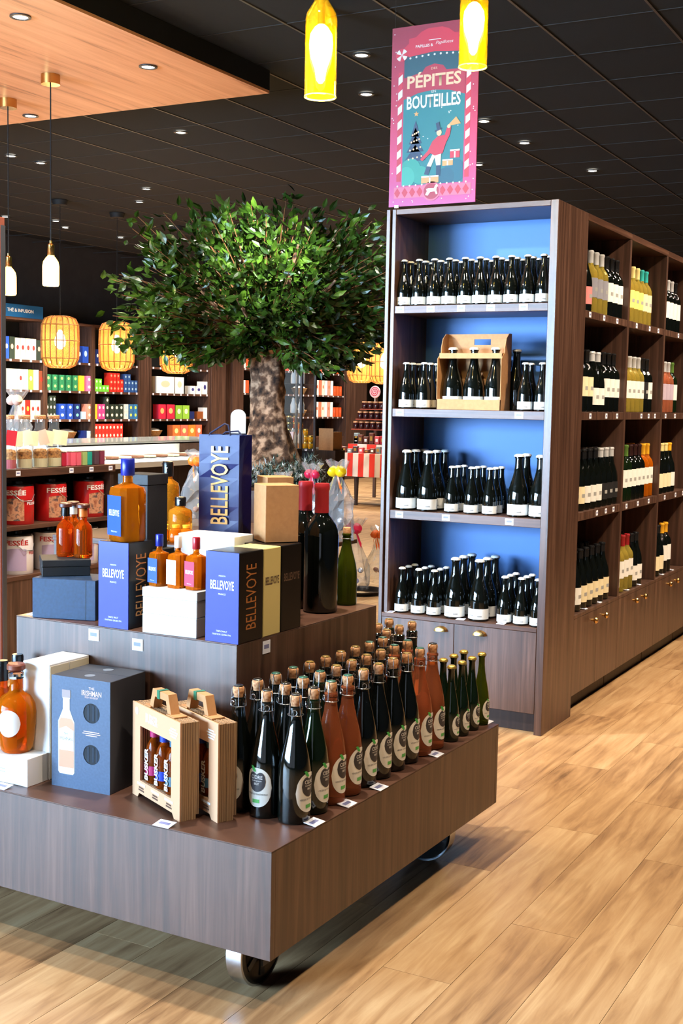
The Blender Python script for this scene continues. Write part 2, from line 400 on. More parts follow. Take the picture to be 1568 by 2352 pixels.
t = thing('track_spot', 'black track spotlight on the ceiling aimed at the blue-backed shelving', 'spotlight', (-5.1, 2.3, CEIL))
MB().lathe([(.03, -.02), (.045, 0)], 14).obj('mount', M_BLACK, t, smooth=True)
MB().lathe([(.04, -.17), (.045, -.16), (.045, -.05), (.02, -.02)], 16, cap=True).obj('lamp_head', M_BLACK, t, smooth=True)
light('SPOT', 'shelf_beam', (-5.05, 2.35, CEIL-.22), 500, (.82, .91, 1), (-2.1, 5.0, 1.12), spot_size=.54, spot_blend=.45, shadow_soft_size=.05)

# ------------------------------------------------------------------ pendant lamps
def cord(parent, z0, z1, r=.003): return MB().tube([(0, 0, z0), (0, 0, z1)], r, 6).obj('cord', M_BLACK, parent)
M_AMBLAMP = film('lamp_bottle_yellow', (250, 206, 40), .07, .2, .04)
for n_ in M_AMBLAMP.node_tree.nodes:
    if n_.type == 'BSDF_TRANSPARENT': n_.inputs[0].default_value = (1, .92, .5, 1)
M_FIL = mat('bulb_glow', (255, 240, 190), .5, emit=40, ecol=(255, 228, 150))
M_WARMGLOW = mat('glowing_amber_glass', (255, 200, 110), .3, emit=5, ecol=(255, 186, 84))
def bottle_lamp(px, py_bottom, depth, label, power):
    p = at(px, py_bottom, depth); z0 = p.z
    t = thing('bottle_pendant_lamp', label, 'pendant lamp', (p.x, p.y, z0), 0, 'cut bottle pendant lamps')
    R = .052; H = .30
    prof = [(R, 0), (R, .245), (R*.93, .265), (R*.7, .285), (.021, .31), (.016, .33), (.016, .38)]
    b = MB().lathe(prof+[(r-.0022, z) for r, z in reversed(prof)], 28, cap=False)
    n = len(prof)*2; b.f += [((n-1)*28+k, (n-1)*28+(k+1) % 28, (k+1) % 28, k) for k in range(28)]
    b.obj('glass_bottle', M_AMBLAMP, t, smooth=True)
    MB().lathe([(R+.0006, 0), (R+.0006, .004), (R-.0026, .004), (R-.0026, 0)], 28, cap=False).obj('cut_rim', mat('cut_glass_rim', (236, 224, 120), .15, emit=.5), t, smooth=True)
    MB().lathe([(.006, .045), (.014, .055), (.02, .09), (.034, .13), (.039, .17), (.036, .2), (.022, .222), (.012, .23)], 16).obj('bulb', M_FIL, t, smooth=True)
    MB().lathe([(.0125, .2305), (.0125, .32)], 14).obj('socket', M_BRASS, t, smooth=True)
    cord(t, .32, CEIL-z0-.02)
    MB().lathe([(.04, CEIL-z0-.022), (.04, CEIL-z0)], 18).obj('canopy', M_BRASS, t, smooth=True)
    light('POINT', 'bottle_lamp_light', (p.x, p.y, z0-.05), power, (1, .80, .42), shadow_soft_size=.05)
bottle_lamp(735, 224, 4.05, 'large glowing yellow bottle lamp hanging clear of the banner', 9)
bottle_lamp(1085, 155, 4.55, 'yellow cut bottle lamp hanging in front of the red banner', 9)
def glow_lamp(cx, cy, px, py, label):
    d = proj((cx, cy, 2.2))[2]; p = at(px, py, d); z0 = p.z
    t = thing('amber_pendant_lamp', label, 'pendant lamp', (cx, cy, z0), 0, 'amber pendants under the oak soffit')
    R = .048
    MB().lathe([(R*.9, 0), (R, .008), (R, .115), (R*.9, .14), (R*.6, .162), (.016, .175)], 24).obj('glass_shade', M_WARMGLOW, t, smooth=True)
    MB().lathe([(.022, .176), (.022, .182), (.02, .186), (.02, .235), (.01, .245), (.01, .26)], 18).obj('socket', M_BRASS, t, smooth=True)
    cord(t, .26, 3.25-z0-.03, .004)
    MB().lathe([(.055, 3.25-z0-.055), (.055, 3.25-z0)], 22).obj('canopy', M_BRASS, t, smooth=True)
    light('POINT', 'amber_lamp_light', (cx, cy, z0-.04), 24, (1, .70, .36), shadow_soft_size=.05)
c1 = on_z(116, 172, 3.25); glow_lamp(c1.x, c1.y, 99, 656, 'amber glowing pendant hanging alone under the oak soffit')
c2 = on_z(18, 228, 3.25); glow_lamp(c2.x, c2.y, 15, 677, 'amber glowing pendant half hidden by the metal post')

M_RATTAN = wood('rattan', [(.3, (128, 76, 30)), (.6, (170, 112, 50))], (20, 20, 20), .6, 0)
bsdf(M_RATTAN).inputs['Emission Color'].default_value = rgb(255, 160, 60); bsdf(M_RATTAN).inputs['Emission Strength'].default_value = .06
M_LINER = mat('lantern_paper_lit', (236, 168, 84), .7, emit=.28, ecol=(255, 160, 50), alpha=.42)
M_LBULB = mat('lantern_bulb', (255, 246, 220), .5, emit=16, ecol=(255, 238, 196))
RP = [(.10, -.27), (.155, -.245), (.185, -.18), (.19, 0), (.185, .16), (.155, .225), (.10, .245)]
rat_rib = {}
def rattan(px, py, X, label, zc=None):
    p = on_x(px, py, X) if zc is None else zc
    t = thing('rattan_lantern', label, 'lantern', tuple(p), 0, 'woven rattan lanterns')
    if not rat_rib:
        def ribmesh(a):
            return MB().tube([(r*math.cos(a), r*math.sin(a), z) for r, z in RP], .0065, 6)
        rat_rib['rib'] = ribmesh(0).mesh('rib', M_RATTAN, True)
        rat_rib['liner'] = MB().lathe([(r-.012, z) for r, z in RP], 24, cap=False).mesh('liner', M_LINER, True)
        rat_rib['bulb'] = MB().lathe([(.012, -.085), (.05, -.05), (.058, 0), (.04, .06), (.015, .11)], 14).mesh('bulb', M_LBULB, True)
        for i, (r, z) in enumerate(RP):
            rat_rib['hoop%d' % i] = MB().tube([(r*math.cos(2*PI*k/24), r*math.sin(2*PI*k/24), z) for k in range(24)], .006, 5, True).mesh('hoop', M_RATTAN, True)
    ob('liner', rat_rib['liner'], t)
    for k in range(18): ob('rib', rat_rib['rib'], t, rotz=2*PI*k/18)
    for i in (0, 2, 3, 4, 6): ob('hoop', rat_rib['hoop%d' % i], t)
    cord(t, .2, CEIL-p.z-.03, .003)
    MB().lathe([(.07, CEIL-p.z-.045), (.085, CEIL-p.z)], 18).obj('canopy', M_BLACK, t, smooth=True)
    light('POINT', 'lantern_light', (p.x, p.y, p.z-.33), 8, (1, .72, .38), shadow_soft_size=.1)
    ob('bulb', rat_rib['bulb'], t)
RX = -8.62
rattan(138, 783, RX, 'woven rattan lantern under the tea sign, first of the row')
rattan(268, 793, RX, 'second woven rattan lantern, in front of the red and blue teas')
rattan(405, 803, RX, 'third woven rattan lantern, half hidden by the tree leaves')
rattan(830, 830, RX+1.1, 'woven rattan lantern beyond the tree trunk, above the candy table')
rattan(882, 832, RX+1.5, 'woven rattan lantern cut off by the blue shelf end')
# ------------------------------------------------------------------ bottles: one mesh of each kind, shared
def prof_scale(p, r, h): return [(a*r, b*h) for a, b in p]
P_BREW = [(.86, 0), (.98, .012), (1, .03), (1, .30), (.985, .36), (.9, .45), (.74, .55), (.56, .65), (.44, .74), (.38, .82), (.36, .93), (.42, .94), (.42, .965), (.36, .97), (.36, .985)]
P_CIDER = [(.85, 0), (.98, .01), (1, .03), (1, .40), (.97, .48), (.87, .57), (.72, .66), (.56, .75), (.44, .83), (.38, .90), (.37, .965), (.43, .97), (.43, .99), (.36, 1)]
P_BORD = [(.86, 0), (.98, .01), (1, .025), (1, .60), (.97, .64), (.84, .69), (.6, .735), (.42, .765), (.375, .8), (.36, .95), (.42, .96), (.42, .985), (.37, .99), (.37, 1)]
P_BURG = [(.86, 0), (.98, .01), (1, .025), (1, .44), (.97, .5), (.88, .57), (.7, .65), (.52, .72), (.42, .78), (.37, .84), (.36, .96), (.41, .965), (.41, .985), (.37, 1)]
BM = {}
def bottle_me(kind, m):
    k = (kind, m.name)
    if k not in BM:
        p, r, h, seg = KINDS[kind]
        BM[k] = MB().lathe(prof_scale(p, r, h), seg).mesh('bottle', m, True)
    return BM[k]
KINDS = {'brew_small': (P_BREW, .0315, .205, 20), 'brew_tall': (P_BREW, .0445, .268, 22), 'cider': (P_CIDER, .0405, .285, 26), 'cider_small': (P_BREW, .027, .232, 20),
         'bord': (P_BORD, .0365, .285, 18), 'burg': (P_BURG, .039, .28, 18), 'magnum': (P_BORD, .052, .38, 32), 'green': (P_CIDER, .034, .222, 22)}
def sleeve(kind, m, z0, z1, a0=-PI, a1=PI, n=20, grow=.0006, name='label'):
    k = (kind, m.name, z0, z1, round(a0, 2), name)
    if k not in BM:
        p, r, h, seg = KINDS[kind]; R = r+grow
        BM[k] = strip(name, R, a0*R, a1*R, lambda x: z1, lambda x: z0, m, n)
    return BM[k]
def capsule(kind, m, z0=.80):
    k = (kind, m.name, 'caps')
    if k not in BM:
        p, r, h, seg = KINDS[kind]
        pr = [(a*r+.0007, b*h) for a, b in p if b >= z0]+[(.3*r, h+.001)]
        BM[k] = MB().lathe(pr, seg, cap=True).mesh('capsule', m, True)
    return BM[k]
def crown(kind, m):
    k = (kind, m.name, 'crown')
    if k not in BM:
        p, r, h, seg = KINDS[kind]; q = .42*r+.0022
        BM[k] = MB().lathe([(q+.001, h*.962), (q+.0006, h*.975), (q-.0012, h*.992), (q*.6, h+.001)], 16).mesh('crown_cap', m, True)
    return BM[k]

# ------------------------------------------------------------------ tall shelving: the end unit with the blue back
GX, GY, GW, GD, GH, BAY = -1.7026, 4.9726, .7886, .3963, 2.2514, .7181
ZS = {1: (1.8318, 1.7983), 2: (1.3807, 1.3443), 3: (.928, .8893)}; ZB = .462
XL = GX-GW
ec = thing('end_shelving_unit', 'tall dark brown shelving end with bright blue back and two doors', 'shelf unit', (GX, GY, 0))
def eb(name, m, x0, x1, y0, y1, z0, z1, parent=None, bevel=.0015): return box(name, m, x0-GX, x1-GX, y0-GY, y1-GY, z0, z1, parent or ec, bevel=bevel)
eb('side_panel', M_BROWN, GX-.034, GX, GY, GY+GD, 0, GH)
eb('side_panel', M_BROWN, XL+.028, XL+.046, GY, GY+GD, ZB+.0005, GH)
eb('outer_panel', M_BROWN, XL, XL+.0175, GY, GY+GD, 0, GH)
eb('top_panel', M_BROWNH, XL+.0465, GX-.0345, GY+.001, GY+GD, GH-.024, GH-.0005)
eb('back_panel', M_BLUE, XL+.0465, GX-.0345, GY+.345, GY+.36, ZB, GH-.0245, bevel=0)
for k, (zt, zb) in ZS.items():
    sh = eb('shelf', M_BROWNH, XL+.0465, GX-.0345, GY+.004, GY+.3445, zb, zt)
eb('base_top', M_BROWNH, XL+.0185, GX-.0345, GY-.002, GY+.3445, ZB-.018, ZB)
eb('base_carcass', M_BROWND, XL+.0185, GX-.0345, GY+.022, GY+.3445, .09, ZB-.0185)
eb('plinth', M_BROWND, XL+.0185, GX-.0345, GY+.05, GY+.3445, 0, .0895)
xm = (XL+.0185+GX-.0345)/2-.012
cup = MB()
for k in range(9):
    a = PI*k/8
cupp = [(.034*math.cos(PI*k/12), .026*math.sin(PI*k/12)) for k in range(13)]
for xa, xb, hx in ((XL+.0195, xm-.001, None), (xm+.001, GX-.0355, None)):
    d = eb('door', M_BROWN, xa, xb, GY, GY+.0215, .091, ZB-.019, bevel=.001)
    hxw = on_y(1010, 1456, GY-.01).x if xb < GX-.1 else on_y(1099, 1466, GY-.01).x
    hz = 0.405
    cm = MB(); n = 13
    for k in range(n):      # shell of a cup pull, deeper at the bottom
        a = PI*k/(n-1)
        for s_, yy in ((1., 0), (.82, -.016), (.45, -.02)):
            cm.v.append((.034*math.cos(a)*s_, yy, .024*math.sin(a)*s_))
    for k in range(n-1):
        for q in range(2): cm.f.append((3*k+q, 3*k+3+q, 3*k+4+q, 3*k+1+q))
    cm.f.append(tuple(3*k+2 for k in range(n)))
    cm.obj('cup_handle', M_BRASS, d, (hxw-GX, -.0005, hz), smooth=True)
def price_tag(parent, loc, rotz=0, w_=.038, h_=.027, flatlay=False):
    rot = (math.radians(-82), 0, rotz) if flatlay else (0, 0, rotz)
    k = ('tagme', w_, h_)
    if k not in BM:
        BM[k] = MB().box(-w_/2, w_/2, -.0012, 0, -h_/2, h_/2).mesh('price_tag', M_TAG)
        BM[k+('p',)] = MB().box(-w_*.34, w_*.3, -.0015, -.0012, -h_*.12, h_*.2).mesh('print', M_TAGTX)
    t = ob('price_tag', BM[k], parent, loc, rot=rot)
    ob('print', BM[k+('p',)], t)
    return t
for k, pxs in ((1, (918, 988, 1058, 1126, 1201)), (2, (917, 1191)), (3, (916, 1023, 1169))):
    zt, zb = ZS[k]
    for px in pxs:
        q = on_y(px, 707 if k == 1 else 950 if k == 2 else 1190, GY); price_tag(ec, (q.x-GX, .0038, (zt+zb)/2))
for px, py in ((903, 1404), (1060, 1423), (1145, 1436)):
    q = on_z(px, py, ZB); price_tag(ec, (q.x-GX, .012, ZB+.003), flatlay=True)
LBL = mat('bottle_label_white', (226, 226, 222), .5)
LBP = mat('label_print_grey', (150, 150, 148), .6)
def brew(kind, x, y, z, label, group, lab=True):
    h = KINDS[kind][2]
    o = ob('dark_bottle', bottle_me(kind, G_DARK), None, (x, y, z)); tag(o, label, 'bottle', group)
    ob('crown_cap', crown(kind, M_CAPW), o)
    if lab:
        l = ob('label', sleeve(kind, LBL, h*.035, h*(.205 if kind == 'brew_tall' else .195), -2.2, 2.2), o)
        ob('print', sleeve(kind, LBP, h*.09, h*.105, -.55, -.12, 4, .0012, 'print'), l); ob('print', sleeve(kind, LBP, h*.075, h*.095, .25, .7, 4, .0012, 'print'), l)
    return o
SHN = {1: 'top', 2: 'second', 3: 'third', 4: 'lowest'}
def brew_block(k, kind, fronts, depth, first_of, place, gap=None, fy=.052):
    """fronts: pixel x of the front bottles; depth: how many stand one behind another"""
    z = ZB if k == 4 else ZS[k][0]; r = KINDS[kind][1]; gap = gap or 2*r+.004
    py = {1: 698, 2: 942, 3: 1180, 4: 1420}[k]
    size = 'small' if kind == 'brew_small' else 'tall'
    for n, px in enumerate(fronts):
        q = on_y(px, py, GY+fy)
        for d in range(depth if isinstance(depth, int) else depth[n]):
            y = GY+fy+d*gap
            if y+r > GY+.34: break
            row = ('front row', 'second row', 'third row', 'fourth row')[d]
            if len(fronts) == 1: lb = f'{size} white-capped dark bottle, {row}, {place}, {SHN[k]} blue-backed shelf'
            else: lb = f'{size} white-capped bottle, {ORD[n]} of {row} from {first_of}, {place}, {SHN[k]} blue-backed shelf'
            brew(kind, q.x, y, z, lb, f'{size} white-capped bottles, {SHN[k]} blue-backed shelf', lab=(d < 2))
brew_block(1, 'brew_small', (926.5, 961, 996, 1030, 1066, 1100, 1136, 1172, 1209, 1246), 3, 'tree side', 'full row')
brew_block(2, 'brew_small', (931, 972), 3, 'tree side', 'beside the carton')
brew_block(2, 'brew_small', (1204, 1243), 2, 'the carton', 'past it')
brew_block(3, 'brew_tall', (931, 980), 3, 'tree side', 'tree end')
brew_block(3, 'brew_small', (1036, 1081, 1123), 3, 'tree side', 'middle')
brew_block(3, 'brew_tall', (1188, 1238), 2, 'the middle', 'wine-bay end')
brew_block(4, 'brew_small', (921, 959, 995), 3, 'tree side', 'tree end')
brew_block(4, 'brew_tall', (1043, 1098), 3, 'tree side', 'middle')
brew_block(4, 'brew_small', (1157, 1195, 1233), 3, 'the middle', 'wine-bay end')

# carton of three bottles on the second shelf
zt = ZS[2][0]; q0 = on_y(1001, 940, GY+.03); q1 = on_y(1148, 944, GY+.03); cw = q1.x-q0.x; cd = .115
ct = thing('bottle_carton', 'open brown cardboard carrier with handle holding three tall dark bottles', 'carton', (q0.x, GY+.03, zt))
box('tray', M_KRAFT, 0, cw, 0, .003, 0, .045, ct); box('tray_floor', M_KRAFT, .003, cw-.003, .0032, cd-.003, 0, .003, ct)
bp = [(.0, 0), (cw, 0), (cw, .335), (0, .335)]; 
bk = MB(); hy = cd-.003
bk.box(0, cw, hy, cd, 0, .285).box(0, cw*.42, hy, cd, .2852, .31).box(cw*.68, cw, hy, cd, .2852, .31).box(0, cw, hy, cd, .3102, .332)
bk.obj('back_panel', M_KRAFT, ct)
sp = [(0, 0), (cd, 0), (cd, .332), (cd-.03, .332), (cd-.062, .31), (cd-.078, .27), (cd-.078, .25), (.02, .235), (0, .22)]
for xx in (0, cw-.003):
    b = MB().prism(sp, 0, .003)
    b.v = [(v[1]+xx, v[0], v[2]) for v in b.v]; b.obj('side_panel', M_KRAFT, ct)
rk = MB().box(.004, cw-.004, .012, .015, .222, .245).box(.004, cw-.004, .0152, cd-.004, .2422, .245)
rk.obj('neck_rail', M_KRAFT, ct)
for n in range(3):
    brew('brew_tall', q0.x+cw*(n+.5)/3, GY+.03+.06, zt+.0035, f'tall dark bottle standing in the cardboard carrier, {ORD[n]} from the tree side', 'bottles in the cardboard carrier')
q = on_y(1183, 940, GY+.2); brew('brew_tall', q.x, GY+.2, zt, 'tall dark bottle in the shadow just behind the cardboard carrier', None, lab=False)

# ------------------------------------------------------------------ wine bays along the aisle
SHB = .345
CAPC = {'k': mat('capsule_black', (18, 18, 20), .35), 's': mat('capsule_silver', (206, 208, 212), .35, .3), 'g': mat('capsule_straw', (222, 206, 140), .35), 't': mat('capsule_teal', (48, 168, 166), .4),
        'y': mat('capsule_gold', (228, 168, 40), .35), 'r': mat('capsule_red', (150, 24, 34), .4), 'e': mat('capsule_green', (84, 120, 52), .4), 'd': mat('capsule_maroon', (46, 20, 22), .4), 'w': M_WHITE}
CAPN = {'k': 'black', 's': 'silver', 'g': 'straw', 't': 'teal', 'y': 'gold', 'r': 'red', 'e': 'green', 'd': 'maroon', 'w': 'white'}
GLA = {'k': G_DARK, 'w': G_WHITEW, 'p': G_PINKW, 'a': G_AMBER, 'g': G_GREEN}
LABC = {'w': LBL, 'c': mat('label_cream', (224, 212, 176), .5), 'y': mat('label_yellow', (226, 220, 120), .5), 'g': mat('label_grey', (134, 134, 146), .5), 'k': mat('label_black', (30, 30, 32), .5),
        'f': mat('label_flower', (214, 130, 130), .5), 'l': mat('label_lilac', (176, 160, 178), .5), '-': None}
# each bottle: capsule, glass, label, shape
WINES = {
 (0, 1): 'kkfU kkfU swgB swgB swgB kkwB kkwB kkwB', (0, 2): 'kkwB kkcB kkcB skwU skwU kkwB kkwB kkwB', (0, 3): 'kkcU kkcU kkwU kkwU kkwU skkU skkU skkU', (0, 4): 'kkwU kkwU kkcU kkcU kkcU kkcU kkcU',
 (1, 1): 'rpwB gwyB gwyB gwyB twcB twcB', (1, 2): 'ywwB ywwB swwB swwB swwB kkkB kkwB', (1, 3): 'egwB egwB egwB dkwB dkwB dkwB yawB yawB', (1, 4): 'wwwU rwwB rwwB rwwB kkwU kkwU',
 (2, 1): 'kkwB kkwB skwB skwB kkwB', (2, 2): 'rpcB splB splB splB egwB', (2, 3): 'kkwU kkcU gkcU gkcU ykwU', (2, 4): 'kkcU kkcU kkcU ykwB ykwB',
 (3, 1): 'kkwB kkwB skwB', (3, 2): 'kkwB kkwB kkcB', (3, 3): 'kkcU kkcU', (3, 4): 'kkcU kkcU'}
BAYN = ['first', 'second', 'third', 'fourth']
knob_me = MB().lathe([(.006, 0), (.006, .012), (.013, .016), (.0155, .023), (.012, .030), (.003, .032)], 16).mesh('knob', M_BRASS, True)
for b in range(4):
    ya = GY+GD+.001+b*BAY; yb = ya+BAY-.001
    bay = thing('wine_shelving_bay', f'brown wooden wine bay with open shelves and cupboards, {BAYN[b]} behind the blue-backed end', 'shelf unit', (GX, ya, 0), 0, 'wine bays along the aisle')
    def wb(name, m, x0, x1, y0, y1, z0, z1, parent=bay, bevel=.0012): return box(name, m, x0, x1, y0, y1, z0, z1, parent, bevel=bevel)
    Wd = BAY-.001
    wb('divider', M_BROWN, -.36, 0, Wd-.028, Wd, ZB+.0005, GH-.0305)
    if b: pass
    else: wb('end_upright', M_BROWN, -.36, -.001, 0, .012, ZB+.0005, GH-.0305)
    wb('top_panel', M_BROWNH, -.36, 0, 0, Wd, GH-.03, GH)
    wb('back_panel', M_BLACK, -.372, -.3605, 0, Wd, ZB, GH-.0305, bevel=0)
    for k, (zt, zb) in ZS.items(): 
        wb('shelf', M_BROWN, -.359, -.003, .0125 if not b else 0, Wd-.0285, zb, zt)
    wb('base_top', M_BROWN, -.36, 0, 0, Wd, ZB-.016, ZB)
    wb('base_carcass', M_BROWND, -.36, -.022, 0, Wd, .09, ZB-.0165)
    wb('plinth', M_BROWND, -.34, -.06, .004, Wd-.004, 0, .0895)
    for ds in (0, 1):
        y0 = ds*Wd/2+.001; d = wb('door', M_BROWN, -.0215, -.001, y0, y0+Wd/2-.002, .091, ZB-.017, bevel=.001)
        ky = Wd/2+(-.085 if ds == 0 else .085)
        ob('knob', knob_me, d, (-.001, ky, .405), rot=(0, PI/2, 0))
    for k in (1, 2, 3, 4):
        spec = WINES[(b, k)].split(); z = ZB if k == 4 else ZS[k][0]
        n = len(spec); step = (Wd-.028-.10)/7.4; y = .052
        for i, s in enumerate(spec):
            kind = 'bord' if s[3] == 'B' else 'burg'; r, h = KINDS[kind][1:3]
            hue = {'k': 'dark', 'w': 'white', 'p': 'rose', 'a': 'amber', 'g': 'green'}[s[1]]
            rows = 2 if b < 3 else 1
            for row in range(rows):
                xx = -.055-row*.082
                o = ob('wine_bottle', bottle_me(kind, GLA[s[1]]), None, (GX+xx, ya+y, z))
                shn = SHN[k]
                tag(o, f'{hue} wine bottle with {CAPN[s[0]]} capsule, {ORD[i]} in {"front" if not row else "rear"} row, {shn} shelf, {BAYN[b]} wine bay', 'bottle', f'wine bottles, {shn} shelf of the {BAYN[b]} bay')
                ob('capsule', capsule(kind, CAPC[s[0]]), o)
                lm = LABC[s[2]]
                if lm and row == 0:
                    zz = (.25, .56) if kind == 'bord' else (.12, .40)
                    l = ob('label', sleeve(kind, lm, h*zz[0], h*zz[1], -1.35, 1.35, 12), o, rotz=PI/2)
                    if b < 2: ob('print', sleeve(kind, LBP, h*(zz[0]+.1), h*(zz[0]+.16), -.5, .5, 5, .0012, 'print'), l)
            y += 2*r+.0105
    for k, (zt, zb) in ZS.items():
        for f in ((.42, .62, .8), (.12, .42, .72), (.2, .55, .8))[(b+k) % 3]:
            price_tag(bay, (-.0028, f*Wd, (zt+zb)/2), PI/2, .03, .024)
    for f in (.3, .62): price_tag(bay, (-.02, f*Wd, ZB+.003), PI/2, .036, .025, True)
# back side of the run, towards the tree
t = thing('shelving_back_run', 'plain brown back of the wine shelving facing the tree', 'shelf unit', (XL, GY+GD+.001, 0))
box('side_panel', M_BROWN, 0, .02, 0, BAY*4, 0, GH, t); box('carcass', M_BROWND, .0205, GW-.376, 0, BAY*4, 0, GH-.03, t); box('top_panel', M_BROWNH, .0205, GW-.362, 0, BAY*4, GH-.0295, GH, t)
# ------------------------------------------------------------------ the two-tier display cart
CX, CY, CYAW, CL = -1.4257, 2.3349, -.0161, 1.3493
ZT, ZU, ZBOT = .3827, .7778, .1242
UX0, UX1, UY0, UY1 = -1.059, -.2992, .2918, 1.0574
ca, sa = math.cos(CYAW), math.sin(CYAW)
def cw_(a, b, z): return Vector((CX+ca*a-sa*b, CY+sa*a+ca*b, z))
def loc_of(p): x, y = p.x-CX, p.y-CY; return (ca*x+sa*y, -sa*x+ca*y)
cart = thing('display_cart', 'two-tier brown laminate display cart on steel-rimmed wheels', 'display cart', (CX, CY, 0), CYAW)
LW = 1.358
box('lower_top', M_BROWNH, -LW, 0, 0, CL, ZT-.003, ZT, cart, bevel=.0006)
box('front_panel', M_BROWN, -LW, 0, 0, .018, ZBOT, ZT-.0031, cart, bevel=.0008)
box('back_panel', M_BROWN, -LW, 0, CL-.018, CL, ZBOT, ZT-.0031, cart, bevel=.0008)
box('side_panel', M_BROWN, -.018, 0, .0182, CL-.0182, ZBOT, ZT-.0031, cart, bevel=.0008)
box('side_panel', M_BROWN, -LW, -LW+.018, .0182, CL-.0182, ZBOT, ZT-.0031, cart, bevel=.0008)
box('floor_panel', M_BROWND, -LW+.02, -.02, .02, CL-.02, .2, .215, cart)
box('upper_tier', M_BROWN, UX0, UX1, UY0, UY1, ZT+.0002, ZU-.0031, cart, bevel=.0008)
box('upper_top', M_BROWNH, UX0, UX1, UY0, UY1, ZU-.003, ZU, cart, bevel=.0006)
M_WHEEL = mat('wheel_black', (16, 16, 18), .25)
R_ = .094
Myr = Matrix.Rotation(PI/2, 4, 'Y')
rim_me = MB().lathe([(R_, -.021), (R_, .021), (R_-.006, .0215), (R_-.006, -.0215)], 40, Myr, cap=False).mesh('steel_rim', M_STEEL, True)
hub_me = MB().lathe([(.03, -.0215), (R_-.0065, -.019), (R_-.0065, .0205), (R_-.018, .0225), (R_-.026, .0185), (.034, .0195), (.03, .027), (.012, .03)], 30, Myr).mesh('wheel_disc', M_WHEEL, True)
fork_me = MB().box(.03, .036, -.02, .02, -.03, .112).box(-.036, -.03, -.02, .02, -.03, .112).box(-.036, .036, -.03, .03, .1122, .1205).mesh('fork', M_GREY)
spoke_me = MB().box(.0195, .0225, -.008, .008, .032, .07).mesh('spoke', mat('spoke_grey', (70, 74, 80), .25, .3))
for wa, wb2, rz in ((-.118, .118, 0), (-.125, 1.08, PI/2), (-1.24, .118, 0), (-1.24, 1.08, 0)):
    wl = MB().lathe([(.012, -.028), (.012, .028)], 12, Myr).obj('wheel', M_GREY, cart, (wa, wb2, R_), rz, smooth=True)
    ob('steel_rim', rim_me, wl); ob('wheel_disc', hub_me, wl); ob('fork', fork_me, wl, (0, 0, -.01))
    for k in range(6): ob('spoke', spoke_me, wl, rot=(2*PI*k/6, 0, 0))
def tagpx(px, py, z, rz=0, w_=.048, h_=.034):
    a, bb = loc_of(on_z(px, py, z)); price_tag(cart, (a, bb, z+.0025), rz, w_, h_, True)
for px, py in ((378, 1895), (5, 1808)): tagpx(px, py, ZT)
for px, py in ((722, 1891), (797, 1848), (870, 1810), (1000, 1734), (1116, 1659)): tagpx(px, py, ZT, PI/2)
for a, zz in ((-.772, .752), (-.62, .742)): price_tag(cart, (a, UY0-.0005, zz), 0, .036, .032)
price_tag(cart, (UX1+.0005, .43, .75), PI/2, .036, .034)
tagpx(85, 1412, ZU)

# ------------------------------------------------------------------ cider bottles
M_LEAF = mat('label_leaf_green', (70, 176, 84), .5); M_APPLE = mat('label_apple_dark', (58, 56, 60), .5); M_LBW = mat('cider_label', (238, 236, 226), .45)
M_INK = mat('label_ink', (50, 48, 54), .6); M_BIO = mat('label_bio_green', (96, 184, 96), .5); M_LTX = mat('label_text_white', (240, 240, 236), .5)
Rc = KINDS['cider'][1]+.0006
def cider_label(R, s):
    W_, H_ = .078*s, .098*s
    top = lambda x: H_*.5*math.sqrt(max(0, 1-(abs(x)/(W_/2))**2.3))
    bot = lambda x: -H_*.5*math.sqrt(max(0, 1-(abs(x)/(W_/2))**2.3))
    zc = .078*s
    lab = strip('label', R, -W_/2, W_/2, top, bot, M_LBW, 22, zc)
    aw = .048*s
    def atop(x):
        t = abs(x)/(aw/2); return .022*s*math.sqrt(max(0, 1-(max(0, t-.45)/.55)**2)) - (.005*s*(1-t/.35) if t < .35 else 0)
    def abot(x):
        t = abs(x)/(aw/2); return -.027*s*math.sqrt(max(0, 1-t**1.8))
    ap = strip('apple_print', R+.0005, -aw/2, aw/2, atop, abot, M_APPLE, 22, zc+.016*s)
    lf = strip('leaf_print', R+.0008, -.018*s, -.001*s, lambda x: .016*s+(-x-.001*s)*.75+.006*s*math.sin(PI*(x+.018*s)/(.017*s)), lambda x: .016*s+(-x-.001*s)*.75-.006*s*math.sin(PI*(x+.018*s)/(.017*s)), M_LEAF, 8, zc+.024*s)
    t1 = wrap_me(text_me('CIDRE', .032*s, .0095*s, M_LTX, .01), R+.0009, zc+.026*s)
    t2 = wrap_me(text_me('biologique', .028*s, .005*s, M_LTX), R+.0009, zc+.0165*s)
    t3 = wrap_me(text_me('BRUT', .014*s, .0055*s, M_LTX, .01), R+.0009, zc+.009*s)
    t4 = wrap_me(text_me('VERGER DE PONCHEVILLE', .058*s, .0042*s, M_INK), R+.0007, zc-.0165*s)
    bio = strip('print', R+.0006, -.012*s, .008*s, lambda x: .0045*s, lambda x: -.0045*s, M_BIO, 4, zc-.034*s)
    return lab, [('apple_print', ap), ('leaf_print', lf), ('lettering', t1), ('lettering', t2), ('lettering', t3), ('lettering', t4), ('print', bio)]
LAB_BIG = cider_label(Rc, 1.); LAB_SMALL = cider_label(KINDS['cider_small'][1]+.0006, .66)
hc = KINDS['cider'][2]
cork_me = MB().lathe([(.0115, hc-.004), (.0115, hc+.006), (.0142, hc+.011), (.0148, hc+.022), (.013, hc+.0255), (.006, hc+.0268)], 16).mesh('cork', M_CORK, True)
cage = MB()
for k in range(4):
    a = PI/4+PI*k/2; c, s_ = math.cos(a), math.sin(a)
    cage.tube([(.0195*c, .0195*s_, hc-.022), (.0172*c, .0172*s_, hc+.004), (.0155*c, .0155*s_, hc+.022), (.010*c, .010*s_, hc+.0282)], .0009, 5)
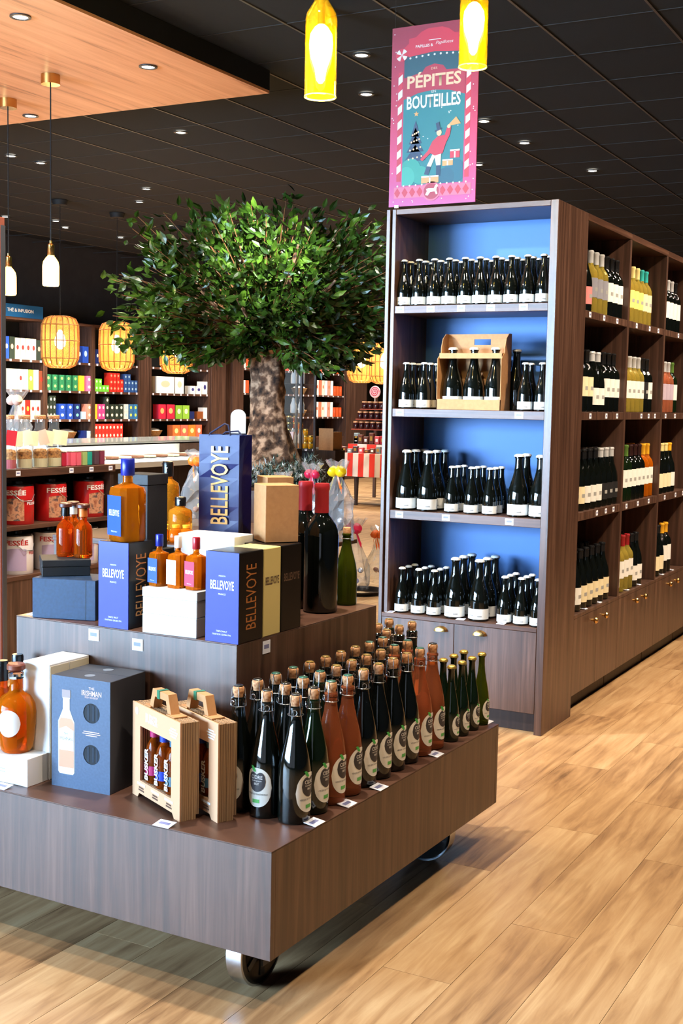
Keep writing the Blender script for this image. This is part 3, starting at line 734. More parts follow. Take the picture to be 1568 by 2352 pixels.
cage.tube([(.0195*math.cos(2*PI*k/16), .0195*math.sin(2*PI*k/16), hc-.022) for k in range(16)], .001, 5, True)
cage.tube([(.010*math.cos(2*PI*k/12), .010*math.sin(2*PI*k/12), hc+.0282) for k in range(12)], .0009, 5, True)
cage.tube([(.006*math.cos(2*PI*k/12), -.0205, hc-.014+.007*math.sin(2*PI*k/12)) for k in range(12)], .0009, 5, True)
cage_me = cage.mesh('wire_cage', M_WIRE, True)
PLT = {'gold': M_GOLD, 'green': mat('cap_plate_green', (70, 128, 108), .3, .6), 'black': mat('cap_plate_black', (40, 38, 36), .3, .6)}
plate_me = {k: MB().lathe([(.0118, hc+.0268), (.0118, hc+.0284), (.006, hc+.0296)], 16).mesh('cap_plate', m, True) for k, m in PLT.items()}
foil_me = MB().lathe([(.018, hc-.05), (.0178, hc-.03), (.0182, hc-.004), (.0125, hc-.002)], 18, cap=False).mesh('neck_foil', mat('neck_foil_black', (24, 24, 24), .3, .3), True)
def cider(a, b, col, plate, label, lab=None, foil=False, spin=0):
    p = cw_(a, b, ZT)
    o = ob('cider_bottle', bottle_me('cider', {'k': G_DARK, 'g': G_GREEN, 'r': G_ROSE, 'o': G_OLIVE}[col]), None, p, CYAW)
    tag(o, label, 'bottle', 'corked cider bottles on the cart')
    ob('cork', cork_me, o); ob('wire_cage', cage_me, o, rotz=spin); ob('cap_plate', plate_me[plate], o)
    if foil: ob('neck_foil', foil_me, o)
    if lab is not None:
        l = ob('label', LAB_BIG[0], o, rotz=lab)
        for nm, me in LAB_BIG[1]: ob(nm, me, l)
HUE = {'k': 'black glass', 'g': 'dark green', 'r': 'rose', 'o': 'olive green'}
rows = [(-.0715, 'k g r r k k k k r r', 'black black green green gold gold gold gold green black', 'aisle row'),
        (-.155, 'k k k g k k k k r r', 'black black green green gold gold gold gold green green', 'middle row'),
        (-.2385, 'k k k k k k k k k k', 'black black green green gold gold gold gold green green', 'inner row')]
for ri, (a, cols, pls, rn) in enumerate(rows):
    for n, (c, pl) in enumerate(zip(cols.split(), pls.split())):
        lab = PI/2 if ri == 0 else (0 if n == 0 else None)
        cider(a, .212+.0862*n, c, pl, f'{HUE[c]} corked cider bottle, {ORD[n]} from the front in the {rn} of the cart', lab, foil=False, spin=random.uniform(-1.2, .9))
for a, b, c, lb in ((-.288, 1.108, 'g', 'foil-necked cider bottle behind the upper tier, first of its cluster'), (-.358, 1.185, 'k', 'foil-necked cider bottle tucked behind the upper tier corner'), (-.288, 1.197, 'g', 'foil-necked cider bottle in the middle of the cluster behind the tier'),
                    (-.37, 1.285, 'g', 'foil-necked cider bottle at the very back beside the tier'), (-.285, 1.283, 'g', 'foil-necked cider bottle at the very back, next to the shelf doors')):
    cider(a, b, c, 'gold', lb, None, True, random.uniform(-1, 1))
for ri, a in enumerate((-.052, -.115)):
    for n in range(4):
        b = 1.085+.078*n
        o = ob('small_cider_bottle', bottle_me('cider_small', G_OLIVE if (n == 3 and ri == 0) else G_GREEN), None, cw_(a, b, ZT), CYAW)
        tag(o, f'small gold-capped green cider bottle, {ORD[n]} from the front, {"aisle" if not ri else "inner"} file at the cart end', 'bottle', 'small gold-capped cider bottles')
        ob('crown_cap', crown('cider_small', M_GOLD), o)
        if ri == 0:
            l = ob('label', LAB_SMALL[0], o, rotz=PI/2)
            for nm, me in LAB_SMALL[1]: ob(nm, me, l)

# ------------------------------------------------------------------ boxes and bottles on the upper tier
M_ROYAL = mat('royal_blue_gloss', (8, 32, 146), .3, coat=.12, spec=.4); M_ROYALD = mat('deep_blue_gloss', (7, 9, 74), .4, coat=.05, spec=.3); M_NAVY = speckle('navy_box', [(.3, (16, 40, 68)), (.7, (24, 52, 84))], 120, .55)
M_BLK = mat('black_gloss_card', (11, 10, 12), .28, coat=.1, spec=.4); M_GOLDP = mat('gold_print', (222, 172, 92), .4, .1); M_COPP = mat('copper_print', (182, 116, 62), .35, .2); M_OCHRE = mat('ochre_card', (206, 188, 122), .55)
M_SLATE = speckle('slate_card', [(.3, (22, 23, 27)), (.7, (30, 31, 36))], 140, .6); M_SILP = mat('white_print', (236, 236, 240), .4); M_DIMP = mat('dim_print', (96, 74, 60), .5)
def bellevoye_box(a0, a1, b0, b1, label, front, side, ftext, stext, vertical=True, h=.236):
    t = thing('whisky_box', label, 'box', cw_(a0, b0, ZU), CYAW, 'tall whisky boxes on the cart'); W_, D_ = a1-a0, b1-b0
    box('carton', side, 0, W_, .0012, D_, 0, h, t, bevel=.002)
    fp = box('front_panel', front, -.0004, W_+.0004, -.001, .001, .0005, h-.0005, t)
    text('BELLEVOYE', W_*.72, .024, ftext, t, (W_/2, -.0016, h*.635), bold=.02)
    text('MAISON', W_*.2, .004, ftext, t, (W_/2, -.0016, h*.735)); text('FRANCE', W_*.22, .0045, ftext, t, (W_/2, -.0016, h*.535))
    text('TRIPLE MALT', W_*.34, .0045, ftext, t, (W_/2, -.0016, h*.125)); text('FINITION GRAIN FIN', W_*.56, .0045, ftext, t, (W_/2, -.0016, h*.09))
    if stext:
        if vertical: text('BELLEVOYE', h*.72, D_*.42, stext, t, (W_+.0006, D_/2, h*.5), PI/2, .0, -PI/2)
        else: text('BELLEVOYE', D_*.78, .022, stext, t, (W_+.0006, D_/2, h*.63), PI/2, .02)
    return t
bellevoye_box(-.757, -.655, .294, .40, 'royal blue whisky box with square bottle standing on it', M_ROYAL, M_BLK, M_SILP, M_COPP)
bellevoye_box(-.399, -.297, .294, .408, 'royal blue whisky box with black side at the cart tier corner', M_ROYAL, M_BLK, M_SILP, M_COPP)
bellevoye_box(-.40, -.2985, .412, .497, 'ochre whisky box between the blue and the black one', M_OCHRE, M_OCHRE, M_DIMP, M_DIMP, False)
bellevoye_box(-.40, -.2985, .501, .604, 'black whisky box beside the magnum bottles', M_BLK, M_BLK, M_DIMP, M_DIMP, False)
def carton(name, label, m, a, b, z, w_, d, h, rot=0, cat='box', group=None, seam=None, lid=None):
    """a: centre of the front edge"""
    t = thing(name, label, cat, cw_(a, b, z), CYAW+rot, group)
    hb = h-(lid or 0)
    box('body', m, -w_/2, w_/2, 0, d, 0, hb-(.0006 if lid else 0), t, bevel=.0015)
    if lid: box('lid', m, -w_/2-.0012, w_/2+.0012, -.0012, d+.0012, hb, h, t, bevel=.0015)
    if seam: box('seam_tape', seam, w_/2-.03, w_/2-.0285, -.0005, .0005, .002, hb-.002, t)
    return t
carton('navy_gift_box', 'wide navy box under the black box and three miniature bottles', M_NAVY, -.905, .318, ZU, .192, .13, .114, math.radians(17), seam=M_BLK)
carton('black_gift_box', 'flat black lidded box carrying three miniature amber bottles', mat('black_card', (26, 26, 28), .6), -.938, .366, ZU+.1145, .135, .13, .047, math.radians(46), lid=.02)
M_MINIS = G_AMBERD
def mini(a, b, z, band, label):
    t = thing('miniature_bottle', label, 'bottle', cw_(a, b, z), 0, 'miniature amber bottles on the black box')
    MB().lathe([(.023, 0), (.0265, .004), (.0265, .078), (.024, .092), (.013, .104), (.011, .112), (.011, .118)], 20).obj('glass_body', M_MINIS, t, smooth=True)
    MB().lathe([(.0125, .1185), (.0125, .142)], 16, cap=True).obj('neck_band', band, t, smooth=True)
    MB().lathe([(.011, .1422), (.0195, .145), (.0195, .153), (.016, .156)], 16).obj('stopper', mat('stopper_brown', (84, 44, 34), .35), t, smooth=True)
zz = ZU+.1145+.0475
mini(-.995, .426, zz, M_BLK, 'miniature amber bottle with black neck band on the black box')
mini(-1.016, .482, zz, M_WHITE, 'miniature amber bottle with white neck band, behind the other two')
mini(-.937, .436, zz, mat('band_orange', (222, 120, 50), .4), 'miniature amber bottle with orange neck band on the black box')
def square_bottle(a, b, z, w_, hb, hcap, rot, capm, labm, label, txt=True, group=None, cat='bottle'):
    t = thing('square_bottle', label, cat, cw_(a, b, z), CYAW+rot, group); s = w_/2
    bm_ = MB()
    prof = [(s*.94, 0), (s, .004), (s, hb*.86), (s*.93, hb*.94), (s*.45, hb), (s*.33, hb+.004), (s*.33, hb+.4*w_)]
    n = 16; base = 0
    for r, zc in prof:
        for k in range(n):
            ang = 2*PI*k/n+PI/n; c, s2 = math.cos(ang), math.sin(ang); sq = 1/max(abs(c), abs(s2))
            f = 1.0 if r > s*.6 else 0.
            q = r*(min(sq, 1.30)*f+(1-f)); bm_.v.append((q*c, q*s2, zc))
    for i in range(len(prof)-1):
        for k in range(n): k2 = (k+1) % n; bm_.f.append((i*n+k, i*n+k2, (i+1)*n+k2, (i+1)*n+k))
    bm_.f.append(tuple(reversed(range(n)))); bm_.f.append(tuple((len(prof)-1)*n+k for k in range(n)))
    bm_.obj('glass_body', G_AMBER, t, smooth=True)
    zc = hb+.4*w_
    MB().lathe([(s*.44, zc-.12*w_), (s*.46, zc-.1*w_), (s*.46, zc+hcap-.002), (s*.42, zc+hcap)], 18).obj('cap', capm, t, smooth=True)
    l = flat('label', [(-s*.86, hb*.1), (s*.86, hb*.1), (s*.86, hb*.8), (-s*.86, hb*.8)], labm, t, (0, -s-.0006, 0))
    if txt:
        ob('lettering', text_me('BELLEVOYE', s*1.3, hb*.11, M_SILP, .02), l, (0, -.0006, hb*.5))
        ob('lettering', text_me('TRIPLE MALT', s*.8, hb*.025, M_SILP), l, (0, -.0006, hb*.17))
    return t
M_LBLUE = mat('label_royal_blue', (44, 84, 196), .4); M_LRED = mat('label_rose_red', (190, 54, 86), .4)
square_bottle(-.70, .345, ZU+.2365, .082, .155, .036, math.radians(-20), mat('cap_blue', (22, 36, 140), .3), M_LBLUE, 'square whisky bottle with blue label standing on a blue box')
carton('slate_box', 'dark slate carton standing behind the square whisky bottle', M_SLATE, -.752, .432, ZU+.20, .10, .10, .212, math.radians(4), lid=.03)
carton('hidden_stand_box', 'dark carton under the slate one', M_SLATE, -.745, .415, ZU, .11, .13, .1995, 0)
carton('white_flat_box', 'flat white box at the bottom of the white stack', M_WHITE, -.519, .296, ZU, .172, .11, .052, math.radians(3), group='white boxes on the cart tier')
carton('white_flat_box', 'white box carrying three small square bottles', M_WHITE, -.519, .297, ZU+.0525, .172, .108, .07, math.radians(3), group='white boxes on the cart tier', lid=.025)
for i, (a, capm, lm, lb, tx) in enumerate(((-.585, 'cap_blue', M_LBLUE, 'small square bottle with blue label on the white box', True), (-.524, 'cap_white', M_WHITE, 'small square bottle with white label on the white box', False), (-.466, 'cap_red', M_LRED, 'small square bottle with red label on the white box', True))):
    square_bottle(a, .338+.002*i, ZU+.123, .046, .094, .026, math.radians(-14), mat(capm, {'cap_blue': (22, 36, 140), 'cap_white': (236, 236, 232), 'cap_red': (168, 26, 40)}[capm], .3), lm, lb, tx, 'small square bottles on the white box')
carton('white_stand_box', 'plain white carton behind the small square bottles', M_WHITE, -.51, .425, ZU, .19, .10, .19, math.radians(3))
carton('white_gift_box', 'white lidded box lying in front of the blue paper bag', M_WHITE, -.505, .44, ZU+.1905, .18, .10, .066, math.radians(4))
carton('dark_stand_box', 'dark carton under the blue paper bag', M_BLK, -.60, .575, ZU, .17, .115, .2, 0)
# tall blue paper bag
t = thing('paper_bag', 'tall shiny blue paper bag with gold lettering and cord handle', 'bag', cw_(-.57, .59, ZU+.2005), CYAW+math.radians(7))
bw, bd, bh = .128, .08, .325
bag = MB(); ny = 8
for j in range(ny+1):
    z = bh*j/ny; s_ = .010*math.sin(PI*j/ny)
    bag.v += [(-bw/2, 0, z), (0, -.003*math.sin(j*2.3), z), (bw/2, .001, z), (bw/2-s_, bd/2, z), (bw/2, bd, z), (-bw/2, bd, z), (-bw/2+s_, bd/2, z)]
for j in range(ny):
    for k in range(7): k2 = (k+1) % 7; bag.f.append((j*7+k, j*7+k2, j*7+7+k2, j*7+7+k))
bag.f.append(tuple(reversed(range(7))))
bo = bag.obj('bag_body', M_ROYALD, t); so_ = bo.modifiers.new('thickness', 'SOLIDIFY'); so_.thickness = .0008
text('BELLEVOYE', .222, .056, M_GOLDP, t, (.004, -.0042, .182), 0, .01, -PI/2)
MB().tube([(-.035, .003, bh-.006), (-.03, .002, bh+.004), (.018, 0, bh+.032), (.028, 0, bh+.028), (.035, .003, bh-.002)], .0026, 6).obj('handle_cord', mat('cord_navy', (30, 32, 60), .6), t, smooth=True)
MB().tube([(-.035, bd-.003, bh-.006), (-.02, bd-.003, bh+.006), (.02, bd-.002, bh+.01), (.035, bd-.003, bh-.004)], .0026, 6).obj('handle_cord', mat('cord_navy', (30, 32, 60), .6), t, smooth=True)
# kraft carton, magnums, green bottles
carton('kraft_carton', 'plain tan cardboard carton standing on the dark whisky box', M_KRAFT, -.408, .556, ZU+.2368, .099, .097, .158, math.radians(-38))
carton('kraft_carton', 'second tan carton just behind the other, only its lid edge showing', M_KRAFT, -.475, .67, ZU+.2368, .09, .08, .172, math.radians(-38))
carton('dark_prop_box', 'dark carton under the tan cartons', M_BLK, -.456, .5, ZU, .104, .27, .236, 0)
M_WAX = mat('red_wax', (176, 40, 48), .4)
for a, b_, lb in ((-.386, .86, 'large dark magnum bottle with red wax neck, the front one'), (-.47, .905, 'large dark magnum bottle with red wax neck, behind its twin')):
    o = ob('magnum_bottle', bottle_me('magnum', G_DARK), None, cw_(a, b_, ZU)); tag(o, lb, 'bottle', 'red-wax magnum bottles')
    w0 = MB().lathe([(.0205, .292), (.0212, .30), (.0206, .36), (.0228, .366), (.0228, .378), (.021, .384), (.008, .385)], 22).obj('wax_neck', M_WAX, o, smooth=True)
    ob('label', sleeve('magnum', LABC['c'], .095, .2, -2.7, -1.4, 8), o)
for a, b_, m, lb in ((-.388, 1.02, G_OLIVE, 'green corked bottle at the back corner of the upper tier'), (-.452, 1.022, G_GREEN, 'dark green bottle half hidden behind the green corked one')):
    o = ob('green_bottle', bottle_me('green', m), None, cw_(a, b_, ZU)); tag(o, lb, 'bottle', 'green bottles on the upper tier')
    MB().lathe([(.012, .218), (.0125, .236), (.011, .240)], 14).obj('cork', M_CORK, o, smooth=True)
    MB().tube([(.0155*math.cos(2*PI*k/14), .0155*math.sin(2*PI*k/14), .206) for k in range(14)], .0012, 5, True).obj('wire_ring', M_WIRE, o)

# ------------------------------------------------------------------ goods on the lower front ledge
# white presentation box with a decanter bottle on its step
t = thing('white_display_box', 'white stepped presentation box beside the dark blue carton', 'box', cw_(-.885, .052, ZT), CYAW)
box('step', M_WHITE, -.15, .095, 0, .0795, 0, .075, t, bevel=.001); box('back_box', M_WHITE, .004, .098, .08, .236, 0, .312, t, bevel=.001); box('flap', M_CREAM, .0985, .0995, .082, .155, .003, .306, t); box('flap', M_CREAM, .0985, .0995, .158, .234, .003, .306, t)
[flat('print', rect(w0, .0022), mat('script_grey', (168, 160, 148), .6), t, (x0_, -.0006, z0_)) for w0, x0_, z0_ in ((.05, -.03, .046), (.066, -.018, .038), (.04, -.004, .03))]
t = thing('decanter_bottle', 'round amber spirit bottle with oval white label on the white step', 'bottle', cw_(-.875, .1, ZT+.0755), 0)
MB().lathe([(.036, 0), (.041, .006), (.045, .02), (.0515, .07), (.053, .105), (.050, .128), (.038, .148), (.022, .158), (.0165, .166), (.0165, .196)], 32).obj('glass_body', G_AMBER, t, smooth=True)
MB().lathe([(.02, .1965), (.0205, .2), (.0205, .21), (.0165, .213)], 20).obj('neck_collar', G_CLEAR, t, smooth=True)
MB().lathe([(.014, .2135), (.0245, .221), (.0245, .232), (.021, .236)], 20).obj('stopper', mat('stopper_wood', (118, 62, 44), .4), t, smooth=True)
lb_ = strip('label', .0535, -.032, .032, lambda x: .036*math.sqrt(max(0, 1-(x/.0321)**2)), lambda x: -.036*math.sqrt(max(0, 1-(x/.0321)**2)), M_WHITE, 18, .085); ob('label', lb_, t, rotz=.35)
for a, b_, lb in ((-.985, .16, 'amber bottle with black capsule behind the decanter'), (-1.01, .245, 'second black-capsule bottle close to the tier, further back')):
    t = thing('capped_bottle', lb, 'bottle', cw_(a, b_, ZT), 0, 'black-capsule bottles on the cart')
    MB().lathe([(.034, 0), (.037, .006), (.037, .16), (.033, .19), (.018, .215), (.0145, .225), (.0145, .24)], 24).obj('glass_body', G_AMBERD, t, smooth=True)
    MB().lathe([(.0165, .2405), (.0168, .29), (.015, .296)], 18).obj('capsule', M_BLK, t, smooth=True)
    text('T', .008, .01, M_SILP, t, (.004, -.0172, .265))
# dark blue carton with a printed bottle and two round windows
t = thing('whiskey_gift_carton', 'slate blue gift carton with printed bottle and two round windows', 'box', cw_(-.755, .105, ZT), CYAW+math.radians(4))
M_SLB = speckle('slate_blue_card', [(.3, (58, 74, 98)), (.7, (68, 86, 112))], 160, .5); M_CHAR = mat('charcoal_card', (52, 52, 56), .55)
W_, D_, H_ = .186, .158, .295
box('carton_body', M_CHAR, 0, W_, .0022, D_, 0, H_, t, bevel=.0012)
# front sheet with two holes
bm = bmesh.new(); holes = [(.128, .207), (.128, .098)]; hr = .0262
xs = [0, .096, .160, W_]; 
fb = MB()
def sheet(x0, x1, z0, z1): fb.box(x0, x1, 0, .002, z0, z1)
sheet(0, .096, 0, H_); sheet(.160, W_, 0, H_); zc = [0]+[h_ for h_ in ()]
sheet(.096, .160, 0, .066); sheet(.096, .160, .130, .175); sheet(.096, .160, .239, H_)
for hx, hz_ in holes:
    n = 32; sq = []
    for k in range(n):
        an = 2*PI*k/n; c, s_ = math.cos(an), math.sin(an); f = .032/max(abs(c), abs(s_))
        sq.append((c, s_, f))
    b0 = len(fb.v)
    for c, s_, f in sq: fb.v += [(hx+hr*c, 0, hz_+hr*s_*1.0), (hx+f*c, 0, hz_+f*s_), (hx+hr*c, .002, hz_+hr*s_)]
    for k in range(n):
        k2 = (k+1) % n; fb.f += [(b0+3*k, b0+3*k+1, b0+3*k2+1, b0+3*k2), (b0+3*k, b0+3*k2, b0+3*k2+2, b0+3*k+2)]
fb.obj('front_sheet', M_SLB, t, (0, 0, 0))
M_WINB = mat('window_dark', (12, 16, 22), .5, spec=.2); M_WINC = mat('glass_tumbler_blue', (70, 100, 130), .1, trans=.6, ior=1.2)
for hx, hz_ in holes:
    wv = flat('window', oval(.056, .056, 24), M_WINB, t, (hx, .00215, hz_)); 
    for dx in (-.012, .004, .016): flat('print', rect(.006, .040), mat('window_painted_glint', (26, 38, 52), .4, spec=.2), wv, (dx, -.0005, 0))  # stripes are glints painted on the window, not printing
pb = [(-.0135, .224), (.0135, .224), (.0135, .205), (.0105, .2), (.011, .172), (.02, .152), (.026, .14), (.026, .006), (.021, 0), (-.021, 0), (-.026, .006), (-.026, .14), (-.02, .152), (-.011, .172), (-.0105, .2), (-.0135, .205)]
pr_ = flat('bottle_print', [(x, z) for x, z in reversed(pb)], mat('print_white', (226, 228, 230), .5), t, (.048, -.0004, .036))
flat('print', [(-.0235, .018), (.0235, .018), (.0235, .138), (.017, .149), (-.017, .149), (-.0235, .138)], mat('print_whiskey', (214, 150, 118), .5), pr_, (0, -.0005, 0))
flat('print', [(-.0235, .064), (.0235, .064), (.0235, .118), (.01, .124), (0, .128), (-.01, .124), (-.0235, .118)], mat('print_label', (216, 220, 224), .5), pr_, (0, -.0009, 0))
flat('print', rect(.026, .021), mat('print_stopper', (150, 134, 132), .5), pr_, (0, -.0005, .214))
M_PINKT = mat('print_rose_gold', (226, 192, 178), .5)
ob('lettering', text_me('THE', .014, .006, M_INK), pr_, (0, -.0013, .108)); ob('lettering', text_me('IRISHMAN', .04, .009, M_INK), pr_, (0, -.0013, .095))
text('THE', .018, .007, M_PINKT, t, (.128, -.0004, .272)); text('IRISHMAN', .062, .014, M_PINKT, t, (.128, -.0004, .259), bold=.01); text('IRISH WHISKEY', .042, .005, M_PINKT, t, (.128, -.0004, .248))
[flat('print', rect(w0, .002), M_PINKT, t, (.128, -.0004, z0_)) for w0, z0_ in ((.05, .158), (.056, .153), (.036, .148))]
box('lid_seam', mat('seam_black', (24, 24, 26), .6), .002, W_-.002, D_*.5-.0006, D_*.5+.0006, H_-.0002, H_+.0004, t)
for yy in (.04, .12): MB().lathe([(.014, 0), (.014, .0006)], 20).obj('foil_crest', mat('crest_grey', (120, 120, 122), .35, .3), t, (W_/2, yy, H_))
# two cardboard carry packs of miniature bottles
def busker(a, b, rot, label, n_in):
    t = thing('carry_pack', label, 'gift pack', cw_(a, b, ZT), CYAW+rot, 'cardboard carry packs of miniatures')
    W_, H_, D_ = .262, .244, .052
    x0, x1, z0, z1 = .044, W_-.046, .046, .188
    foot = [(0, .0), (.03, 0), (.04, .012), (W_-.04, .012), (W_-.03, 0), (W_, 0), (W_, z0), (0, z0)]
    fr = MB().prism(foot, 0, .004).prism([(0, z1), (W_, z1), (W_, H_), (0, H_)], 0, .004).box(0, x0, 0, .004, z0, z1).box(x1, W_, 0, .004, z0, z1)
    fr.obj('front_frame', mat('kraft_front', (204, 156, 118), .7), t)
    if 'lay' not in BM:
        BM['lay'] = MB().prism(foot, 0, .0062).prism([(0, z1), (W_, z1), (W_, H_-.002), (0, H_-.002)], 0, .0062).box(0, x0, 0, .0062, z0, z1).box(x1, W_, 0, .0062, z0, z1).mesh('corrugated_layer', M_CORR)
    for k in range(6): ob('corrugated_layer', BM['lay'], t, (random.uniform(-.0014, .0014), .0042+k*.0067, random.uniform(-.001, .001)))
    box('back_sheet', M_CORR, 0, W_, .0446, D_, .012, H_-.002, t)
    hd = MB().prism([(.068, 0), (.088, .0), (.098, .032), (.158, .032), (.168, 0), (.188, 0), (.170, .05), (.086, .05)], 0, .024); hd.obj('handle', M_KRAFT, t, (0, .014, H_-.0018))
    box('handle_flap', M_KRAFT, .05, .085, .008, .044, H_-.0016, H_+.0015, t); box('handle_flap', M_KRAFT, .171, .215, .008, .044, H_-.0016, H_+.0015, t)
    box('handle_tape', mat('tape_green', (40, 110, 78), .5), .112, .126, .0125, .0395, H_+.028, H_+.0496, t)
    text('BUSKER', .066, .024, M_WHITE, t, (.108, -.0004, .217), bold=.02)
    for dx, s1, s2 in ((.052, 'SINGLE GRAIN', 'SWEET\nSILKY'), (.13, 'TRIPLE CASK', 'SMOOTH\nROUND'), (.205, 'SINGLE MALT', 'SPICY\nFRESH')):
        flat('print', rect(.044, .006), M_WHITE, t, (dx, -.0004, .037)); [flat('print', rect(w0, .004), mat('stamp_brown', (88, 60, 44), .6), t, (dx, -.0004, z0_)) for w0, z0_ in ((.026, .028), (.03, .0215))]
    flat('print', oval(.02, .02, 16), M_CREAM, t, (.026, -.0004, .224)); [flat('print', rect(w0, .0035), M_WHITE, t, (W_-.034, -.0004, z0_)) for w0, z0_ in ((.03, .221), (.044, .2145), (.038, .208), (.03, .2015))]
    for k in range(n_in):
        bt = MB().lathe([(.021, 0), (.0235, .003), (.0235, .078), (.02, .098), (.012, .112), (.010, .118)], 18).obj('miniature', G_AMBERD, t, (x0+.03+k*.0545, .0275, .0462), smooth=True)
        cm = [mat('cap_magenta', (168, 30, 92), .35), mat('cap_cobalt', (30, 62, 176), .35), mat('cap_petrol', (60, 100, 120), .35)][k]
        MB().lathe([(.0135, .1183), (.0135, .139)], 14).obj('cap', cm, bt, smooth=True)
        MB().lathe([(.0239, .022), (.0239, .046)], 18, cap=False).obj('band', cm, bt, smooth=True)
        ob('lettering', text_me('BUSKER', .082, .019, M_WHITE, .03), bt, (0, -.0252, .05), rot=(0, -PI/2, 0))
    return t
busker(-.532, .163, math.radians(-25.7), 'cardboard carry pack showing three bright-capped miniatures', 3)
busker(-.451, .206, math.radians(-25.7), 'second cardboard carry pack, next to the cider bottles', 3)
# ------------------------------------------------------------------ hanging banner above the shelving end
BYL = GY+.06
bl, brt = on_y(893, 467, BYL), on_y(1091, 458, BYL); PWd = brt.x-bl.x; PHt = .772
bz = 2.272
bn = thing('hanging_banner', 'tall red and teal festive banner hanging over the shelving end', 'banner', ((bl.x+brt.x)/2, BYL, bz), .0)
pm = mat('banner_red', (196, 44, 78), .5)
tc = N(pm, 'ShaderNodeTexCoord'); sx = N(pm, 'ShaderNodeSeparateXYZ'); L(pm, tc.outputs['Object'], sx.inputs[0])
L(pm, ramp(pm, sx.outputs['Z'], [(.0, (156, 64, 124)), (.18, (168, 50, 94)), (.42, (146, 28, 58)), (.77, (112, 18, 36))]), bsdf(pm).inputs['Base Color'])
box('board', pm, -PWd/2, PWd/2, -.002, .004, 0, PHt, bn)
def C_(name, c): return mat('banner_'+name, tuple(int(q*.72) for q in c), .5)
B_TEAL = C_('teal', (24, 128, 138)); B_TEALD = C_('deep_teal', (12, 70, 84)); B_TEALL = C_('light_teal', (48, 166, 152)); B_NAVY = C_('navy', (16, 42, 82)); B_CREAM = C_('cream', (246, 214, 176)); B_RED = C_('scarlet', (214, 40, 66)); B_WH = C_('white', (244, 240, 238)); B_PINK = C_('pink', (238, 120, 156)); B_ORG = C_('orange', (238, 178, 110)); B_CRIM = C_('crimson', (184, 34, 62))
LY = [0]
def uv(u, v): return ((u-.5)*PWd, (1-v)*PHt)
def art(name, pts, m, lay):
    return flat(name, [uv(*p) for p in pts][::-1] if False else [uv(*p) for p in pts], m, bn, (0, -.002-.0004*lay, 0), th=.0003)
def orec(u0, v0, u1, v1): return [(u0, v1), (u1, v1), (u1, v0), (u0, v0)]
art('night_panel', orec(.15, .17, .855, .885), B_TEAL, 0)
art('night_panel', orec(.15, .14, .855, .30), B_TEALD, 1)
art('title_ribbon', [(.15, .405), (.32, .375), (.5, .365), (.68, .375), (.855, .405), (.855, .265), (.64, .262), (.6, .235), (.5, .222), (.4, .235), (.36, .262), (.15, .285)], B_CRIM, 2)
art('house_sign', [(.2, .17), (.5, .155), (.8, .17), (.86, .115), (.82, .09), (.82, .07), (.72, .065), (.66, .04), (.58, .025), (.42, .025), (.34, .04), (.28, .065), (.2, .07), (.2, .095), (.14, .12)], B_RED, 3)
for k in range(9): art('bulb_dot', [(.22+.07*k+.012*math.cos(q*PI/4), .178-.012*math.sin(PI*k/8)*.6+.006*math.sin(q*PI/4)) for q in range(8)], B_WH, 4)
def btext(s, u, v, wu, hv, m, lay, bold=.0, shear=0.): x, z = uv(u, v); text(s, wu*PWd, hv*PHt, m, bn, (x, -.0024-.0004*lay, z), bold=bold, shear=shear)
btext('PAPILLES &', .38, .118, .2, .016, B_WH, 4, .02); btext('Papillotes', .61, .112, .2, .022, B_WH, 4, 0, .3); art('print', orec(.43, .088, .57, .092), B_WH, 4)
btext('DES', .5, .247, .07, .013, B_CREAM, 3); btext('PÉPITES', .5, .303, .62, .088, B_CREAM, 3, .025); btext('EN', .5, .374, .05, .014, B_WH, 3); btext('BOUTEILLES', .5, .425, .62, .074, B_WH, 3, .025)
for u0 in (.085, .87):      # candy-cane posts
    art('cane_post', orec(u0, .25, u0+.05, .86), B_RED, 1)
    for k in range(7): v = .27+.083*k; art('cane_stripe', [(u0, v+.052), (u0+.05, v+.032), (u0+.05, v-.01), (u0, v+.01)], B_WH, 2)
art('candy_swirl', [(.12+.07*math.cos(2*PI*k/20), .155+.036*math.sin(2*PI*k/20)) for k in range(20)], B_RED, 4)
for k in range(4):
    a = k*PI/2+.3; art('swirl_petal', [(.12, .155)]+[(.12+.066*math.cos(a+q*.2), .155+.034*math.sin(a+q*.2)) for q in range(5)], B_WH, 5)
for v0, hw in ((.56, .055), (.60, .075), (.645, .1), (.695, .125)):       # fir tree
    art('fir_tier', [(.30-hw, v0+.055), (.30+hw, v0+.055), (.30, v0-.035)], B_NAVY, 3)
    for q in (-.6, -.2, .2, .6): art('bauble', [(.30+q*hw+.011*math.cos(k*PI/3), v0+.038-.012*q+.006*math.sin(k*PI/3)) for k in range(6)], B_CREAM, 4)
art('star', [(.305+(.033 if k % 2 == 0 else .014)*math.sin(k*PI/5), .49-(.017 if k % 2 == 0 else .007)*math.cos(k*PI/5)) for k in range(10)], B_ORG, 4)
for ci, (cu, cv, r1, r2, m) in enumerate(((.25, .80, .12, .065, B_TEALL), (.2, .84, .1, .06, C_('pale_teal', (66, 182, 166))), (.36, .83, .1, .05, B_TEALL), (.76, .82, .12, .065, C_('sea', (18, 104, 128))), (.66, .85, .1, .05, C_('sea_deep', (16, 92, 118))))):
    cp = []
    for k in range(28):
        q = (min(.855, max(.15, cu+r1*math.cos(2*PI*k/28))), min(.885, cv+r2*math.sin(2*PI*k/28)))
        if not cp or (abs(q[0]-cp[-1][0])+abs(q[1]-cp[-1][1]) > .004): cp.append(q)
    art('cloud', cp, m, (3.1, 3.4, 3.25, 3.1, 3.4)[ci])
